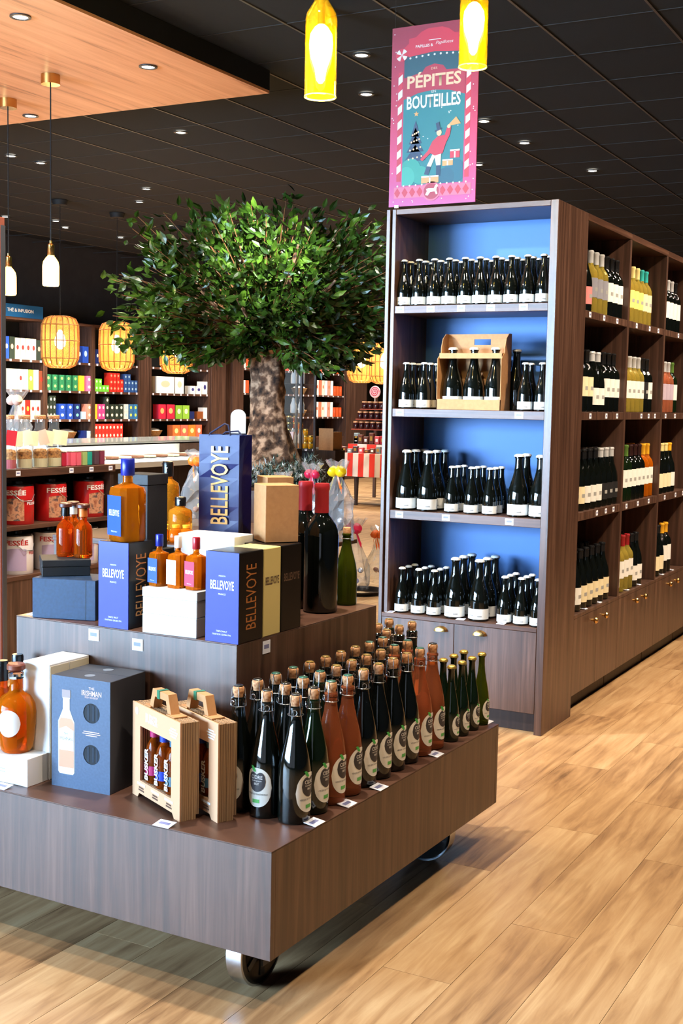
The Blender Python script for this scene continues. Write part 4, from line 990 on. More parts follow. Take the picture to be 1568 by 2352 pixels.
# a showman with a megaphone
art('trousers', [(.44, .785), (.49, .79), (.53, .74), (.55, .785), (.6, .785), (.605, .70), (.53, .695)], B_WH, 5)
art('boots', [(.41, .83), (.46, .835), (.49, .79), (.44, .785)], B_NAVY, 5); art('boots', [(.55, .845), (.6, .845), (.6, .785), (.55, .785)], B_NAVY, 5)
art('coat', [(.36, .745), (.39, .755), (.48, .715), (.53, .73), (.62, .72), (.655, .665), (.7, .62), (.71, .575), (.665, .58), (.64, .62), (.56, .625), (.5, .65), (.45, .70)], B_RED, 6)
art('face', [(.575+.03*math.cos(k*PI/5), .605+.018*math.sin(k*PI/5)) for k in range(10)], B_CREAM, 6)
art('hat', [(.53, .60), (.61, .585), (.605, .578), (.585, .58), (.575, .545), (.535, .552), (.55, .587), (.525, .592)], B_NAVY, 7)
art('megaphone', [(.66, .575), (.7, .572), (.82, .565), (.765, .525)], B_ORG, 6); art('hand', [(.685+.02*math.cos(k*PI/4), .575+.011*math.sin(k*PI/4)) for k in range(8)], B_CREAM, 7)
for u, v, w_, h_, m1 in ((.36+.12, .862, .2, .035, B_ORG), (.76, .73, .11, .04, B_RED), (.68, .775, .12, .03, B_ORG)):
    art('gift', orec(u-w_/2, v-h_/2, u+w_/2, v+h_/2), m1, 5); art('gift_ribbon', orec(u-.008, v-h_/2, u+.008, v+h_/2), B_WH, 6); art('gift_ribbon', orec(u-w_/2, v-h_*.66, u+w_/2, v-h_*.42), B_WH, 6)
art('base_band', orec(.06, .892, .95, .955), B_PINK, 3)
for k in range(10): u = .1+.088*k; art('diamond', [(u, .952), (u+.036, .924), (u, .897), (u-.036, .924)], B_RED, 4)
for k in range(12): u = .1+.072*k; art('bulb_dot', [(u+.011*math.cos(q*PI/4), .886+.0055*math.sin(q*PI/4)) for q in range(8)], B_WH, 4)
art('medallion', [(.5+.105*math.cos(2*PI*k/24), .925+.054*math.sin(2*PI*k/24)) for k in range(24)], B_PINK, 5); art('medallion', [(.5+.088*math.cos(2*PI*k/24), .925+.045*math.sin(2*PI*k/24)) for k in range(24)], B_CRIM, 6)
art('horse', [(.43, .945), (.45, .925), (.44, .912), (.47, .908), (.53, .91), (.545, .893), (.565, .887), (.58, .90), (.565, .905), (.56, .922), (.575, .942), (.555, .945), (.54, .928), (.49, .93), (.46, .95)], B_WH, 7)
for k in range(46):
    u, v = random.choice(((random.uniform(.015, .07), random.uniform(.02, .97)), (random.uniform(.93, .985), random.uniform(.02, .97)), (random.uniform(.05, .95), random.uniform(.965, .985)), (random.uniform(.2, .8), random.uniform(.45, .7))))
    art('snow_dot', [(u+.007*math.cos(q*PI/3), v+.0037*math.sin(q*PI/3)) for q in range(6)], B_WH, 2)
for xx in (-PWd/2+.012, PWd/2-.012): MB().tube([(xx, .001, PHt-.005), (xx, .001, CEIL-bz)], .0009, 5).obj('hanging_wire', M_WIRE, bn)
box('bottom_clip', M_STEEL, -PWd/2+.03, -PWd/2+.05, -.006, .008, -.006, .006, bn)

# ------------------------------------------------------------------ tree
TX, TY = at(612, 900, 9.0).x, at(612, 900, 9.0).y
tree = thing('indoor_tree', 'leafy green artificial tree with thick rough trunk', 'tree', (TX, TY, 0))
M_BARK = speckle('bark', [(.34, (32, 21, 15)), (.5, (108, 80, 60)), (.62, (190, 156, 126))], 18, .9, 1., 9)
tk = MB(); seg = 26; rings = 26
axis = []
for j in range(rings+1):
    f = j/rings; z = .80+f*.97
    cxo = .10*(1-f)**1.6-.02*math.sin(f*5); r = .125+.09*(1-f)**2.2+.012*math.sin(f*9)-.02*f
    axis.append((cxo, z, r))
    for k in range(seg):
        a = 2*PI*k/seg
        rr = r*(1+.12*math.sin(3*a+f*4)+.08*math.sin(7*a-f*9)+.06*math.sin(11*a+f*17)+random.uniform(-.05, .05))
        tk.v.append((cxo*.8+rr*math.cos(a), -cxo*.0+rr*math.sin(a), z))
for j in range(rings):
    for k in range(seg): k2 = (k+1) % seg; tk.f.append((j*seg+k, j*seg+k2, j*seg+seg+k2, j*seg+seg+k))
tk.f.append(tuple(rings*seg+k for k in range(seg)))
o = tk.obj('trunk', M_BARK, tree, smooth=False)
for p in o.data.polygons: p.use_smooth = True
M_LEAFT = speckle('tree_leaves', [(.25, (16, 32, 7)), (.5, (36, 64, 14)), (.75, (84, 122, 36))], 7, .34)
bsdf(M_LEAFT).inputs['Subsurface Weight'].default_value = 0
M_TWIG = mat('twig', (120, 82, 50), .8)
CZ, RXY, RZ = 2.17, 1.03, .62
lf = MB(); tw = MB(); rnd = random.Random(11)
def leaf(p, d, s):
    d = d.normalized(); side = d.cross(Vector((rnd.uniform(-1, 1), rnd.uniform(-1, 1), rnd.uniform(-.3, 1.2)))).normalized(); nrm = d.cross(side)
    b0 = len(lf.v); w_ = s*.24
    mid = p+d*s*.5-nrm*s*.05
    for q in (p, p+d*s*.3+side*w_*.9, p+d*s*.62+side*w_*.85, p+d*s-nrm*s*.1, p+d*s*.62-side*w_*.85, p+d*s*.3-side*w_*.9, mid): lf.v.append(tuple(q))
    for a, c in ((0, 1), (1, 2), (2, 3), (3, 4), (4, 5), (5, 0)): lf.f.append((b0+a, b0+c, b0+6))
lobes = []
for k in range(470):
    th = rnd.uniform(0, 2*PI); u = rnd.uniform(-.95, 1.0); ph = math.asin(max(-1, min(1, u)))
    lump = 1+.15*math.sin(3*th+1.3)+.14*math.sin(5*th+2*ph)+.12*math.sin(4*ph+th)
    rad = rnd.uniform(.72, 1.02)*lump
    e = Vector((RXY*rad*math.cos(ph)*math.cos(th), RXY*rad*math.cos(ph)*math.sin(th), RZ*rad*math.sin(ph)))
    if e.z < -.46: e.z = -.46+rnd.uniform(-.08, .1)
    lobes.append((th, ph, e))
base = Vector((0, 0, -.42))
for th, ph, e in lobes:
    inner = base+(e-base)*rnd.uniform(.45, .6); inner.z += rnd.uniform(0, .08)
    tw.tube([tuple(Vector((0, 0, CZ))+inner*.9), tuple(Vector((0, 0, CZ))+(inner+e)/2+Vector((0, 0, .02))), tuple(Vector((0, 0, CZ))+e)], [.006, .004, .002], 4)
    n = rnd.randint(20, 27); up = Vector((0, 0, 1))
    dirn = (e-inner).normalized()
    for q in range(n):
        f = .15+.9*q/n; p = Vector((0, 0, CZ))+inner+(e-inner)*f+Vector((rnd.gauss(0, .035), rnd.gauss(0, .035), rnd.gauss(0, .03)))
        d = dirn+Vector((rnd.gauss(0, .7), rnd.gauss(0, .7), rnd.gauss(-.25, .55)))
        leaf(p, d, rnd.uniform(.06, .1))
for k in range(14):
    a = 2*PI*k/14+rnd.uniform(-.2, .2); e = Vector((.75*math.cos(a), .75*math.sin(a), CZ+rnd.uniform(-.1, .35)))
    MB().tube([(.02*math.cos(a), .02*math.sin(a), 1.66), (.2*math.cos(a), .2*math.sin(a), 1.86), tuple(e)], [.045, .028, .008], 7).obj('branch', M_BARK, tree, smooth=True)
o = lf.obj('foliage', M_LEAFT, tree); o['kind'] = 'stuff'
o = tw.obj('twigs', M_TWIG, tree); o['kind'] = 'stuff'
# planter and frosted garland at its foot
pl = thing('tree_planter', 'round wooden planter holding the indoor tree', 'planter', (TX, TY, 0))
MB().lathe([(.40, 0), (.44, .05), (.44, .78), (.41, .8), (.38, .79), (.38, .68), (.1, .68)], 30, cap=False).obj('planter_body', M_BROWN, pl, smooth=True)
MB().lathe([(.37, .775), (.37, .785), (.05, .79)], 24).obj('soil', M_BARK, pl)
gm = MB()
for k in range(900):
    a = rnd.uniform(-2.8, .9); r = .33+rnd.gauss(0, .05); p = Vector((r*math.cos(a), r*math.sin(a), .88+rnd.gauss(0, .05)))
    for q in range(5):
        d = Vector((rnd.gauss(0, 1), rnd.gauss(0, 1), rnd.gauss(.3, .8))).normalized()*rnd.uniform(.035, .065); s_ = d.cross(Vector((0, 0, 1))).normalized()*.0055
        b0 = len(gm.v); gm.v += [tuple(p-s_), tuple(p+s_), tuple(p+d)]; gm.f.append((b0, b0+1, b0+2))
ga = gm.obj('frosted_garland', speckle('frosted_fir', [(.35, (36, 74, 52)), (.5, (120, 150, 142)), (.6, (226, 234, 240))], 26, .6), None, (TX, TY, 0)); tag(ga, 'frosted fir garland around the foot of the tree trunk', 'garland', None, 'stuff')
# ------------------------------------------------------------------ low shelf with flavoured-spirit jars and tins, beside the cart
UXF = -4.6
un = thing('tin_shelf_unit', 'brown three-level shelf with glass jars on top and tins below', 'shelf unit', (UXF, 4.72, 0))
UL = 1.0
box('end_panel', M_BROWN, -.42, 0, 0, .035, 0, .978, un); box('end_panel', M_BROWND, -.42, -.01, UL-.03, UL, 0, .978, un)
box('shelf_top', M_BROWNH, -.42, .0, -.01, UL+.005, .9785, 1.018, un, bevel=.001)
for z in (.718, .45): box('shelf', M_BROWNH, -.41, -.004, .0352, UL-.0302, z-.022, z, un)
box('back_panel', M_BROWND, -.42, -.411, .0352, UL-.0302, .02, .978, un); box('base_panel', M_BROWN, -.03, -.008, .0352, UL-.0302, 0, .427, un)
for y in (.02, .2, .62, .79, .96): price_tag(un, (.0004, y, .998), PI/2, .034, .026)
# glass jars with dry mixtures
M_NUT = speckle('nut_mix', [(.3, (92, 52, 22)), (.5, (190, 128, 60)), (.7, (226, 180, 110))], 70, .7, .6); M_PALE = mat('pale_powder', (222, 214, 178), .7); M_PINKP = mat('pink_powder', (190, 84, 92), .7); M_PAPER = mat('paper_tag', (240, 226, 190), .7); M_PAPK = mat('paper_tag_pink', (232, 186, 164), .7); M_REDP = mat('paper_red', (190, 30, 44), .6)
M_THIN = film('thin_glass', (236, 242, 240), .05, .2, .03)
jl = MB().lathe([(.04, 0), (.043, .004), (.043, .165), (.036, .2), (.027, .215), (.027, .262)], 24).mesh('jar_glass', M_THIN, True)
for i, (px, mix, tagm, lb) in enumerate(((20, M_PINKP, M_REDP, 'glass jar with pink mix and red paper tag, next to the metal post'), (56, M_PALE, M_PAPER, 'glass jar of nuts over pale powder with cream tag, second in line'), (92, M_PALE, M_PAPK, 'glass jar of nuts over pale powder with peach tag'), (124, M_PALE, M_PAPER, 'glass jar of nuts at the end, beside the small colourful packs'))):
    q = on_x(px, 1070, UXF-.07)
    t = thing('mixture_jar', lb, 'jar', (UXF-.07, q.y, 1.0185), 0, 'glass mixture jars on the brown shelf')
    ob('jar_glass', jl, t)
    MB().lathe([(.039, .003), (.0395, .045), (.0395, .05)], 20).obj('powder_layer', mix, t); MB().lathe([(.0395, .0505), (.0395, .088), (.03, .1), (.012, .104)], 16).obj('nut_layer', M_NUT, t)
    MB().lathe([(.0285, .2625), (.031, .266), (.031, .282), (.027, .285)], 20).obj('lid', M_CORK, t, smooth=True)
    tg = box('paper_tag', tagm, -.027, .027, -.001, .001, -.04, .04, t, (.047, -.03, .165), PI/2-.5); tg.rotation_euler = (0, random.uniform(-.35, .35), PI/2-.6)
    tg2 = box('paper_tag', M_PAPER, -.025, .025, -.001, .001, -.04, .04, t, (.048, .02, .16), PI/2-.2); tg2.rotation_euler = (0, random.uniform(-.3, .3), PI/2-.5)
for i, (px, c, lb) in enumerate(((142, (176, 34, 60), 'crimson'), (163, (226, 98, 122), 'pink'), (176, (216, 96, 116), 'rose'), (190, (150, 176, 110), 'light green'), (201, (36, 152, 140), 'teal'), (217, (84, 62, 74), 'plum grey'), (230, (124, 52, 74), 'burgundy'))):
    q = on_x(px, 1070, UXF-.06); t = thing('small_tea_pack', f'small {lb} pack in the line beside the glass jars', 'pack', (UXF-.06, q.y, 1.0185), 0, 'small colourful packs on the brown shelf')
    box('pack', mat('pack_'+lb.replace(' ', '_'), c, .4), -.02, .02, -.019, .019, 0, .078, t, bevel=.003); box('lid', mat('pack_lid', (214, 212, 206), .3), -.021, .021, -.02, .02, .0785, .086, t, bevel=.002)
M_TINR = mat('tin_red', (186, 26, 28), .3, coat=.3); M_TINW = mat('tin_white', (226, 222, 228), .3, coat=.3); M_SCENE = speckle('tin_picture', [(.3, (120, 44, 34)), (.5, (206, 150, 118)), (.65, (60, 52, 66)), (.8, (230, 196, 170))], 34, .4)
def tin(px, z, col, label, rot, txt, r=.088, h=.205):
    q = on_x(px, 1200, UXF-.11); t = thing('spirit_tin', label, 'tin', (UXF-.11, q.y, z), rot, 'round spirit tins on the shelf')
    MB().lathe([(r-.002, 0), (r, .003), (r, h-.004), (r-.002, h)], 32).obj('tin_body', col, t, smooth=True)
    MB().lathe([(r-.004, h+.0003), (r-.004, h+.008), (r-.012, h+.01), (.03, h+.01), (.03, h+.024), (.026, h+.026)], 28).obj('lid', M_BLK, t, smooth=True)
    MB().tube([(0, -r-.003, h*.78), (r*.5, -r*.93-.008, h*.62), (r*.95, -r*.35-.008, h*.62), (r+.003, 0, h*.78)], .002, 5).obj('wire_handle', M_WIRE, t)
    c = M_SILP if col is M_TINR else mat('tin_text_red', (176, 40, 44), .5)
    ob('lettering', wrap_me(text_me(txt, r*1.5, .034, c, .03), r+.0009, h*.85), t)
    ob('lettering', wrap_me(text_me(txt, r*.9, .018, c, .02), r+.0009, h*.56), t, rotz=1.25)
    ob('picture', strip('picture', r+.0006, -r*.62, r*.62, lambda x: h*.64+.01*math.cos(x/r*2), lambda x: h*.1, M_SCENE if col is M_TINR else mat('tin_panel', (176, 160, 196), .4), 12), t)
    return t
tin(40, .7185, M_TINR, 'red spirit tin with large white lettering, closest to the metal post', .55, 'FESSÉE'); tin(116, .7185, M_TINR, 'red spirit tin in the middle of the upper tin shelf', 1.25, 'FESSÉE'); tin(203, .7185, M_TINR, 'red spirit tin at the cart end of the upper tin shelf', 1.35, 'FESSÉE')
tin(38, .4505, M_TINW, 'white spirit tin with red lettering, closest to the metal post', .75, 'FESSÉE'); tin(112, .4505, M_TINW, 'white and lilac spirit tin behind the black box', .9, 'FESSÉE'); tin(190, .4505, M_TINW, 'white spirit tin hidden behind the miniature bottles', .9, 'FESSÉE')
# metal and wood upright
pp = on_x(0, 1000, UXF+.03)
t = thing('shelf_upright', 'reddish metal upright with small rungs at the picture edge', 'post', (UXF+.03, pp.y, 0))
box('post', mat('post_brown', (120, 66, 52), .35), -.02, .02, -.02, .02, 0, 2.3, t, bevel=.002); box('trim', M_GREY, .0205, .024, -.01, .02, 0, 2.26, t)
for z in (1.94, 1.86, 1.74): MB().tube([(-.02, -.02, z+.03), (-.05, -.06, z), (-.1, -.1, z+.01)], .006, 6).obj('rung', M_BRASS, t)
# bag of crackers in clear film behind the jars
def cellophane(name, label, p, r, h, seed, tie, group=None, inner=(), tiecol=M_WIRE, tall=.55):
    rr = random.Random(seed); t = thing(name, label, 'gift', tuple(p), 0, group)
    b = MB(); n, m_ = 18, 10
    for j in range(m_+1):
        f = j/m_
        rad = r*(1-.15*f) if f < tall else r*(.87-(f-tall)/(.82-tall)*.72) if f < .82 else r*(.15+(f-.82)/.18*.6)
        for k in range(n):
            a = 2*PI*k/n; q = rad*(1+rr.uniform(-.16, .16)); b.v.append((q*math.cos(a), q*math.sin(a), h*f+(rr.uniform(-.03, .03)*h if 0 < j else 0)))
    for j in range(m_):
        for k in range(n): k2 = (k+1) % n; b.f.append((j*n+k, j*n+k2, j*n+n+k2)); b.f.append((j*n+k, j*n+n+k2, j*n+n+k))
    b.obj('film', M_CELLO, t)
    if tie:
        for k in range(3):
            a0 = rr.uniform(0, 6.3); pts = []
            for q in range(9): s_ = q/8; pts.append((r*.55*s_*math.cos(a0+s_*1.6), r*.55*s_*math.sin(a0+s_*1.6), h*.82+h*.12*math.sin(s_*PI*1.3)-h*.1*s_))
            rb = MB()
            for q in pts: rb.v += [(q[0], q[1], q[2]-.018), (q[0], q[1]+.004, q[2]+.018)]
            for q in range(8): rb.f.append((2*q, 2*q+2, 2*q+3, 2*q+1))
            rb.obj('ribbon', tie[k % len(tie)], t, smooth=True)
        for sgn in (-1, 1):
            lp_ = MB().lathe([(.004, 0), (r*.26, r*.12), (r*.36, r*.34), (r*.3, r*.55), (.006, r*.62)], 10, Matrix.Rotation(sgn*.9, 4, 'Y'))
            lp_.obj('bow_loop', tie[0], t, (0, -r*.15, h*.82), rr.uniform(-.5, .5), smooth=True)
        MB().lathe([(.01, h*.8), (r*.16, h*.81), (r*.16, h*.83), (.01, h*.85)], 12).obj('bow_knot', tie[-1], t, smooth=True)
    for k, c in enumerate(inner):
        a = 2.4*k; q = r*.55*math.sqrt((k+.5)/len(inner)); s_ = r*.2
        MB().lathe([(s_*.4, 0), (s_, s_*.5), (s_*.9, s_*1.2), (s_*.3, s_*1.7)], 9).obj('sweet', c, t, (q*math.cos(a), q*math.sin(a), .012+rr.uniform(0, h*.22)), smooth=True)
    return t
M_CELLO = film('cellophane', (240, 243, 246), .16, .35, .1)
R_RED = mat('ribbon_red', (212, 30, 72), .35); R_ORG = mat('ribbon_orange', (244, 110, 30), .35); R_YEL = mat('ribbon_yellow', (250, 214, 24), .35); R_BLK = mat('ribbon_black', (26, 28, 44), .35)
SW = [mat('sweet_purple', (84, 60, 150), .35), mat('sweet_blue', (60, 110, 190), .35), mat('sweet_silver', (206, 206, 214), .25, .4), mat('sweet_gold', (206, 160, 84), .3, .4), mat('sweet_brown', (140, 84, 54), .5)]
q = on_x(42, 1050, UXF-.25); cellophane('film_gift_bag', 'clear film gift bag with pink tag behind the glass jars', (UXF-.26, q.y, 1.0185), .085, .42, 3, [M_PAPK, R_BLK], None, [SW[2], SW[3], SW[4]])
# small table with fruit liqueurs, behind the slate carton
tb = thing('low_side_table', 'low wooden table with fruit liqueur bottles behind the cart', 'table', (-3.55, 4.0, 0))
box('table_top', M_BROWNH, 0, .72, 0, .95, .80, .825, tb, bevel=.002)
for x, y in ((.03, .03), (.69, .03), (.03, .92), (.69, .92)): box('leg', M_BROWN, x-.025, x+.025, y-.025, y+.025, 0, .7998, tb)
M_FRUIT = speckle('fruit_pieces', [(.3, (240, 130, 20)), (.6, (252, 186, 50)), (.8, (255, 220, 130))], 30, .3)
def fruit_bottle(px, py, depth, h, r, label, fruit):
    p = at(px, py, depth); t = thing('fruit_liqueur_bottle', label, 'bottle', (p.x, p.y, .8255), 0, 'fruit liqueur bottles on the low table')
    MB().lathe([(r*.92, 0), (r, .006), (r, h*.62), (r*.9, h*.68), (r*.42, h*.74), (r*.38, h*.78)], 22).obj('glass_body', mat('peach_liqueur', (248, 160, 40), .04, trans=.75, ior=1.2), t, smooth=True)
    MB().lathe([(r*.46, h*.782), (r*.48, h*.97), (r*.42, h)], 18).obj('capsule', M_BLK, t, smooth=True)
    ob('lettering', text_me('T', .014, .02, M_SILP), t, (r*.2, -r*.5, h*.88))
    for k in range(fruit): a = 2.2*k; MB().lathe([(.004, -.014), (.015, -.006), (.016, .006), (.006, .014)], 10).obj('fruit_piece', M_FRUIT, t, (r*.62*math.cos(a), r*.62*math.sin(a), h*(.46+.03*k)), smooth=True)
fruit_bottle(385, 1165, 5.55, .30, .052, 'tall peach liqueur bottle with black capsule beside the slate carton', 5)
fruit_bottle(414, 1190, 5.2, .17, .05, 'short black-capsule jar of fruit beside the tall liqueur bottle', 2)
for i, (px, lb) in enumerate(((372, 'orange fruit in syrup jar at the slate carton'), (404, 'orange fruit jar in front of the short capsule jar'), (428, 'amber fruit jar beside the clear gift bag'))):
    p = at(px, 1188, 5.0); o = MB().lathe([(.02, 0), (.032, .01), (.034, .03), (.026, .052), (.012, .06)], 16).obj('fruit_jar', G_AMBER, None, (p.x, p.y, .8255), smooth=True); tag(o, lb, 'jar', 'fruit jars on the low table')
    MB().lathe([(.014, .0602), (.016, .072)], 12).obj('lid', M_FRUIT, o, smooth=True)
p = at(452, 1175, 5.75); cellophane('film_gift_bag', 'clear film gift bag with orange ribbon beside the blue paper bag', (p.x, p.y, .8255), .075, .34, 9, [R_ORG, R_BLK], None, [SW[3], SW[4], SW[2]])
# gift baskets beyond the cart
st = thing('gift_stand', 'low wooden stand carrying film-wrapped gifts behind the magnums', 'stand', (-3.78, 6.35, 0))
box('stand_top', M_BROWNH, -.35, .27, -.2, .35, .545, .57, st, bevel=.002)
for x, y in ((-.3, -.15), (.22, -.15), (-.3, .3), (.22, .3)): box('leg', M_BROWN, x-.02, x+.02, y-.02, y+.02, 0, .5448, st)
for px, py, r, h, sd, tie, lb in ((716, 1170, .085, .46, 21, [R_RED, R_BLK], 'film-wrapped gift with red bow behind the red wax necks'), (775, 1170, .10, .48, 22, [R_YEL, R_ORG], 'film-wrapped gift with yellow and orange ribbon behind the magnums'), (650, 1150, .08, .40, 23, [R_ORG, R_ORG], 'film-wrapped gift with orange bow above the tan carton')):
    p = at(px, py, 7.55); cellophane('wrapped_gift', lb, (p.x, p.y, .5705), r, h, sd, tie, 'film-wrapped gifts', [SW[2], SW[4], SW[3], SW[2]])
p = on_z(825, 1352, .035)
t = thing('gift_tray', 'black oval tray on the floor under wrapped sweets', 'tray', (p.x, p.y, 0)); MB().lathe([(.16, 0), (.19, .03), (.185, .03), (.155, .008), (.02, .006)], 28, cap=True).obj('tray_body', M_BLK, t, smooth=True)
cellophane('wrapped_gift', 'film-wrapped sweets with red bow standing on the black tray', (p.x-.04, p.y-.02, .0315), .12, .52, 31, [R_RED, R_BLK], 'film-wrapped gifts', [SW[0], SW[1], SW[0], SW[2], SW[0]], tall=.35)
q = on_z(851, 1338, .035); cellophane('wrapped_gift', 'film-wrapped sweets with orange ribbon beside the shelf edge', (q.x, q.y+.12, .0315), .10, .42, 32, [R_ORG, R_ORG], 'film-wrapped gifts', [SW[4], SW[3], SW[4]], tall=.35)

# ------------------------------------------------------------------ glass counter in the middle distance
KX = -6.3; ka = on_x(110, 1040, KX).y; kb = on_x(560, 1040, KX).y
ct_ = thing('glass_counter', 'long brightly lit glass display counter behind the jars', 'counter', (KX, ka, 0)); KL = kb-ka
box('counter_base', M_BROWND, -.75, 0, 0, KL, 0, .84, ct_); box('white_rail', mat('counter_white', (240, 240, 236), .3), -.75, .02, 0, KL, .8405, .885, ct_)
box('display_floor', mat('display_lit', (250, 248, 240), .4, emit=3.), -.74, -.03, .01, KL-.01, .8855, .90, ct_)  # floor itself glows, standing in for the lighting inside the counter
box('front_pane', M_THIN, -.012, -.002, .01, KL-.01, .90, 1.04, ct_); box('glass_top', film('counter_top_glass', (236, 242, 240), .55, .6, .06), -.74, .0, 0, KL, 1.0405, 1.056, ct_)
box('top_rail', M_STEEL, -.016, .004, 0, KL, 1.0285, 1.0402, ct_); box('back_wall', mat('counter_back', (210, 206, 196), .4), -.745, -.735, 0, KL, .9005, 1.04, ct_)
box('led_strip', mat('counter_led', (255, 252, 244), .5, emit=7, ecol=(255, 248, 236)), -.06, -.018, .02, KL-.02, 1.0285, 1.0385, ct_)
for k in range(5): price_tag(ct_, (.0206, KL*(.2+.16*k), .862), PI/2, .05, .022)
for k in range(16):
    t = thing('chocolate_tray', f'small tray of chocolates inside the glass counter, {ORD[k]} from the jars', 'tray', (KX-.2, ka+KL*(k+.5)/16, .9005), 0, 'chocolate trays in the glass counter')
    box('tray_base', M_STEEL, -.12, .12, -.06, .06, 0, .006, t); box('chocolates', SW[4] if k % 2 else M_CREAM, -.1, .1, -.045, .045, .0065, .03, t, bevel=.006)

# ------------------------------------------------------------------ tea shelves along the far wall
WX = -10.8
def wy(px): return on_x(px, 930, WX).y
ZW = [1.86, 1.49, 1.12, .84]; ZTOP = 2.37
def tea_bay(pa, pb, label, z_list, ztop=ZTOP, wide=0):
    ya, yb = wy(pa), wy(pb); t = thing('tea_cabinet', label, 'cabinet', (WX, ya, 0), 0, 'brown cabinets along the far wall'); Ln = yb-ya
    box('upright', M_BROWN, -.40, 0, 0, .035, 0, ztop-.0305, t); box('upright', M_BROWN, -.40, 0, Ln-.036, Ln-.001, 0, ztop-.0305, t)
    box('top_panel', M_BROWNH, -.40, 0, 0, Ln-.001, ztop-.03, ztop, t); box('back_panel', M_BLACK, -.42, -.4005, 0, Ln-.001, 0, ztop, t)
    for z in z_list: box('shelf', M_BROWNH, -.395, -.002, .0352, Ln-.0362, z-.03, z, t)
    box('base_panel', M_BROWN, -.03, -.006, .0352, Ln-.0362, 0, z_list[-1]-.0305, t)
    for z in z_list[:3]:
        n = max(3, int(Ln/.16))
        for k in range(n): price_tag(t, (-.0015, .08+(Ln-.16)*k/(n-1), z-.015), PI/2, .034, .026)
    return t
tea_bay(-60, 104, 'brown tea cabinet below the blue tea sign', ZW); tea_bay(104.5, 214, 'brown tea cabinet with stacked green and blue tins', ZW); tea_bay(214.5, 322, 'brown tea cabinet with red and pink tea tins', ZW)
tea_bay(344, 482, 'brown cabinet with white boxes and coloured pouches beside the tree', ZW); tea_bay(556, 724, 'brown cabinet behind the tree trunk', [1.92, 1.53, 1.15, .8]); tea_bay(724.5, 792, 'brown cabinet with white and orange packets beyond the trunk', [1.92, 1.53, 1.15, .8])
def pier(pa, pb, label, m=M_BROWN, z=ZTOP, x=0.0):
    ya, yb = wy(pa)+.002, wy(pb)-.002; o = box('wall_pier', m, -.42, x, 0, yb-ya, 0, z, None, (WX, ya, 0), bevel=.002); struct(o); o.name = 'trim_%d' % int(pa)
pier(322.5, 343.5, ''); pier(482.5, 516, '', x=.02); pier(531, 555.5, '', x=.02); pier(792.5, 840, '', x=.02, z=2.6)
box_ = box
o = struct(box('trim_900', M_BLACK, -.4, -.1, 0, wy(530.5)-wy(516.5), 0, ZTOP, None, (WX, wy(516.5), 0)))
# sign
sy0, sy1 = wy(-40), wy(102); sg = thing('tea_sign', 'blue sign with white tea lettering above the cabinets', 'sign', (WX-.02, sy0, ZTOP+.002)); box('sign_board', mat('sign_blue', (22, 92, 146), .5), -.02, 0, 0, sy1-sy0, 0, .155, sg)
text('THÉ & INFUSION', wy(80)-wy(20), .052, M_WHITE, sg, (.0012, (wy(80)+wy(20))/2-sy0, .088), PI/2, .02)

_pk = {}
def packs(shelf, spec, cab, word='tea box'):
    """spec entries: px0, px1, height, rows, colour, badge colour"""
    z0 = shelf; cnt = 0
    for (a, b_, h, rows, col, badge, nm) in spec:
        ya, yb = wy(a), wy(b_); w_ = yb-ya-.004
        for r_ in range(rows):
            cnt += 1
            key = 'pack_%d_%d_%d' % col
            lv = '' if rows == 1 else (', lower' if r_ == 0 else ', upper' if r_ == rows-1 else ', middle')
            t = thing('tea_box' if 'bag' not in nm else 'tea_pouch', f'{nm}{lv}, {ORD[(cnt-1) % 16]}{"" if cnt < 17 else " again"} on the {cab}', word, (WX-.015, ya, z0+r_*(h+.001)+.0005), 0, f'packets on the {cab}')
            box('carton', mat(key, col, .45), -.1, 0, 0, w_, 0, h, t)
            if badge:
                bm_ = mat('badge_%d_%d_%d' % badge, badge, .5); k2 = (round(w_, 3), round(h, 3), badge)
                if k2 not in _pk: _pk[k2] = MB().prism(oval(w_*.5, min(h*.4, w_*.7), 12), -.0006, 0).mesh('print', bm_)
                ob('print', _pk[k2], t, (.0003, w_/2, h*.56), PI/2)
CRM, GRN, YEL, PNK, NVY, BLU, RED, DKG, LBL_, WHT, BRN, TEAL = (218, 214, 188), (44, 124, 84), (236, 196, 50), (232, 120, 172), (24, 44, 110), (34, 74, 176), (206, 44, 34), (40, 52, 44), (170, 204, 224), (240, 240, 236), (120, 62, 40), (26, 98, 92)
DOT, LG, WD = (192, 48, 44), (150, 214, 120), (240, 232, 214)
packs(ZW[0], [(12.5, 24, .27, 1, BLU, WD, 'bright blue tall box'), (24.5, 37, .27, 1, DKG, (232, 160, 140), 'dark box with pink circle')]+[(37.5+12.2*k, 49.2+12.2*k, .26, 1, CRM, DOT, 'cream box with red dot') for k in range(4)]+[(86.5, 98, .25, 1, DKG, (232, 160, 140), 'dark box with pink circle')], 'top shelf under the sign')
packs(ZW[1], [(18, 44, .25, 1, CRM, None, 'wide cream box'), (44.5, 56, .25, 1, CRM, DOT, 'cream box with red dot'), (56.5, 67.5, .25, 1, CRM, LBL_, 'cream box with blue dot'), (68, 79, .25, 1, (130, 168, 66), WD, 'grass green box'), (79.5, 91.5, .25, 1, CRM, LBL_, 'cream box with blue dot'), (92, 103, .24, 1, BRN, RED, 'brown box with red badge')], 'second shelf under the sign')
packs(ZW[2], [(49, 60, .24, 1, CRM, DOT, 'cream box with red dot'), (60.5, 72, .24, 1, (164, 36, 30), (236, 180, 60), 'deep red box'), (72.5, 83.5, .24, 1, CRM, DOT, 'cream box with red dot'), (84, 95.5, .24, 1, CRM, DOT, 'cream box with red dot')], 'third shelf under the sign')
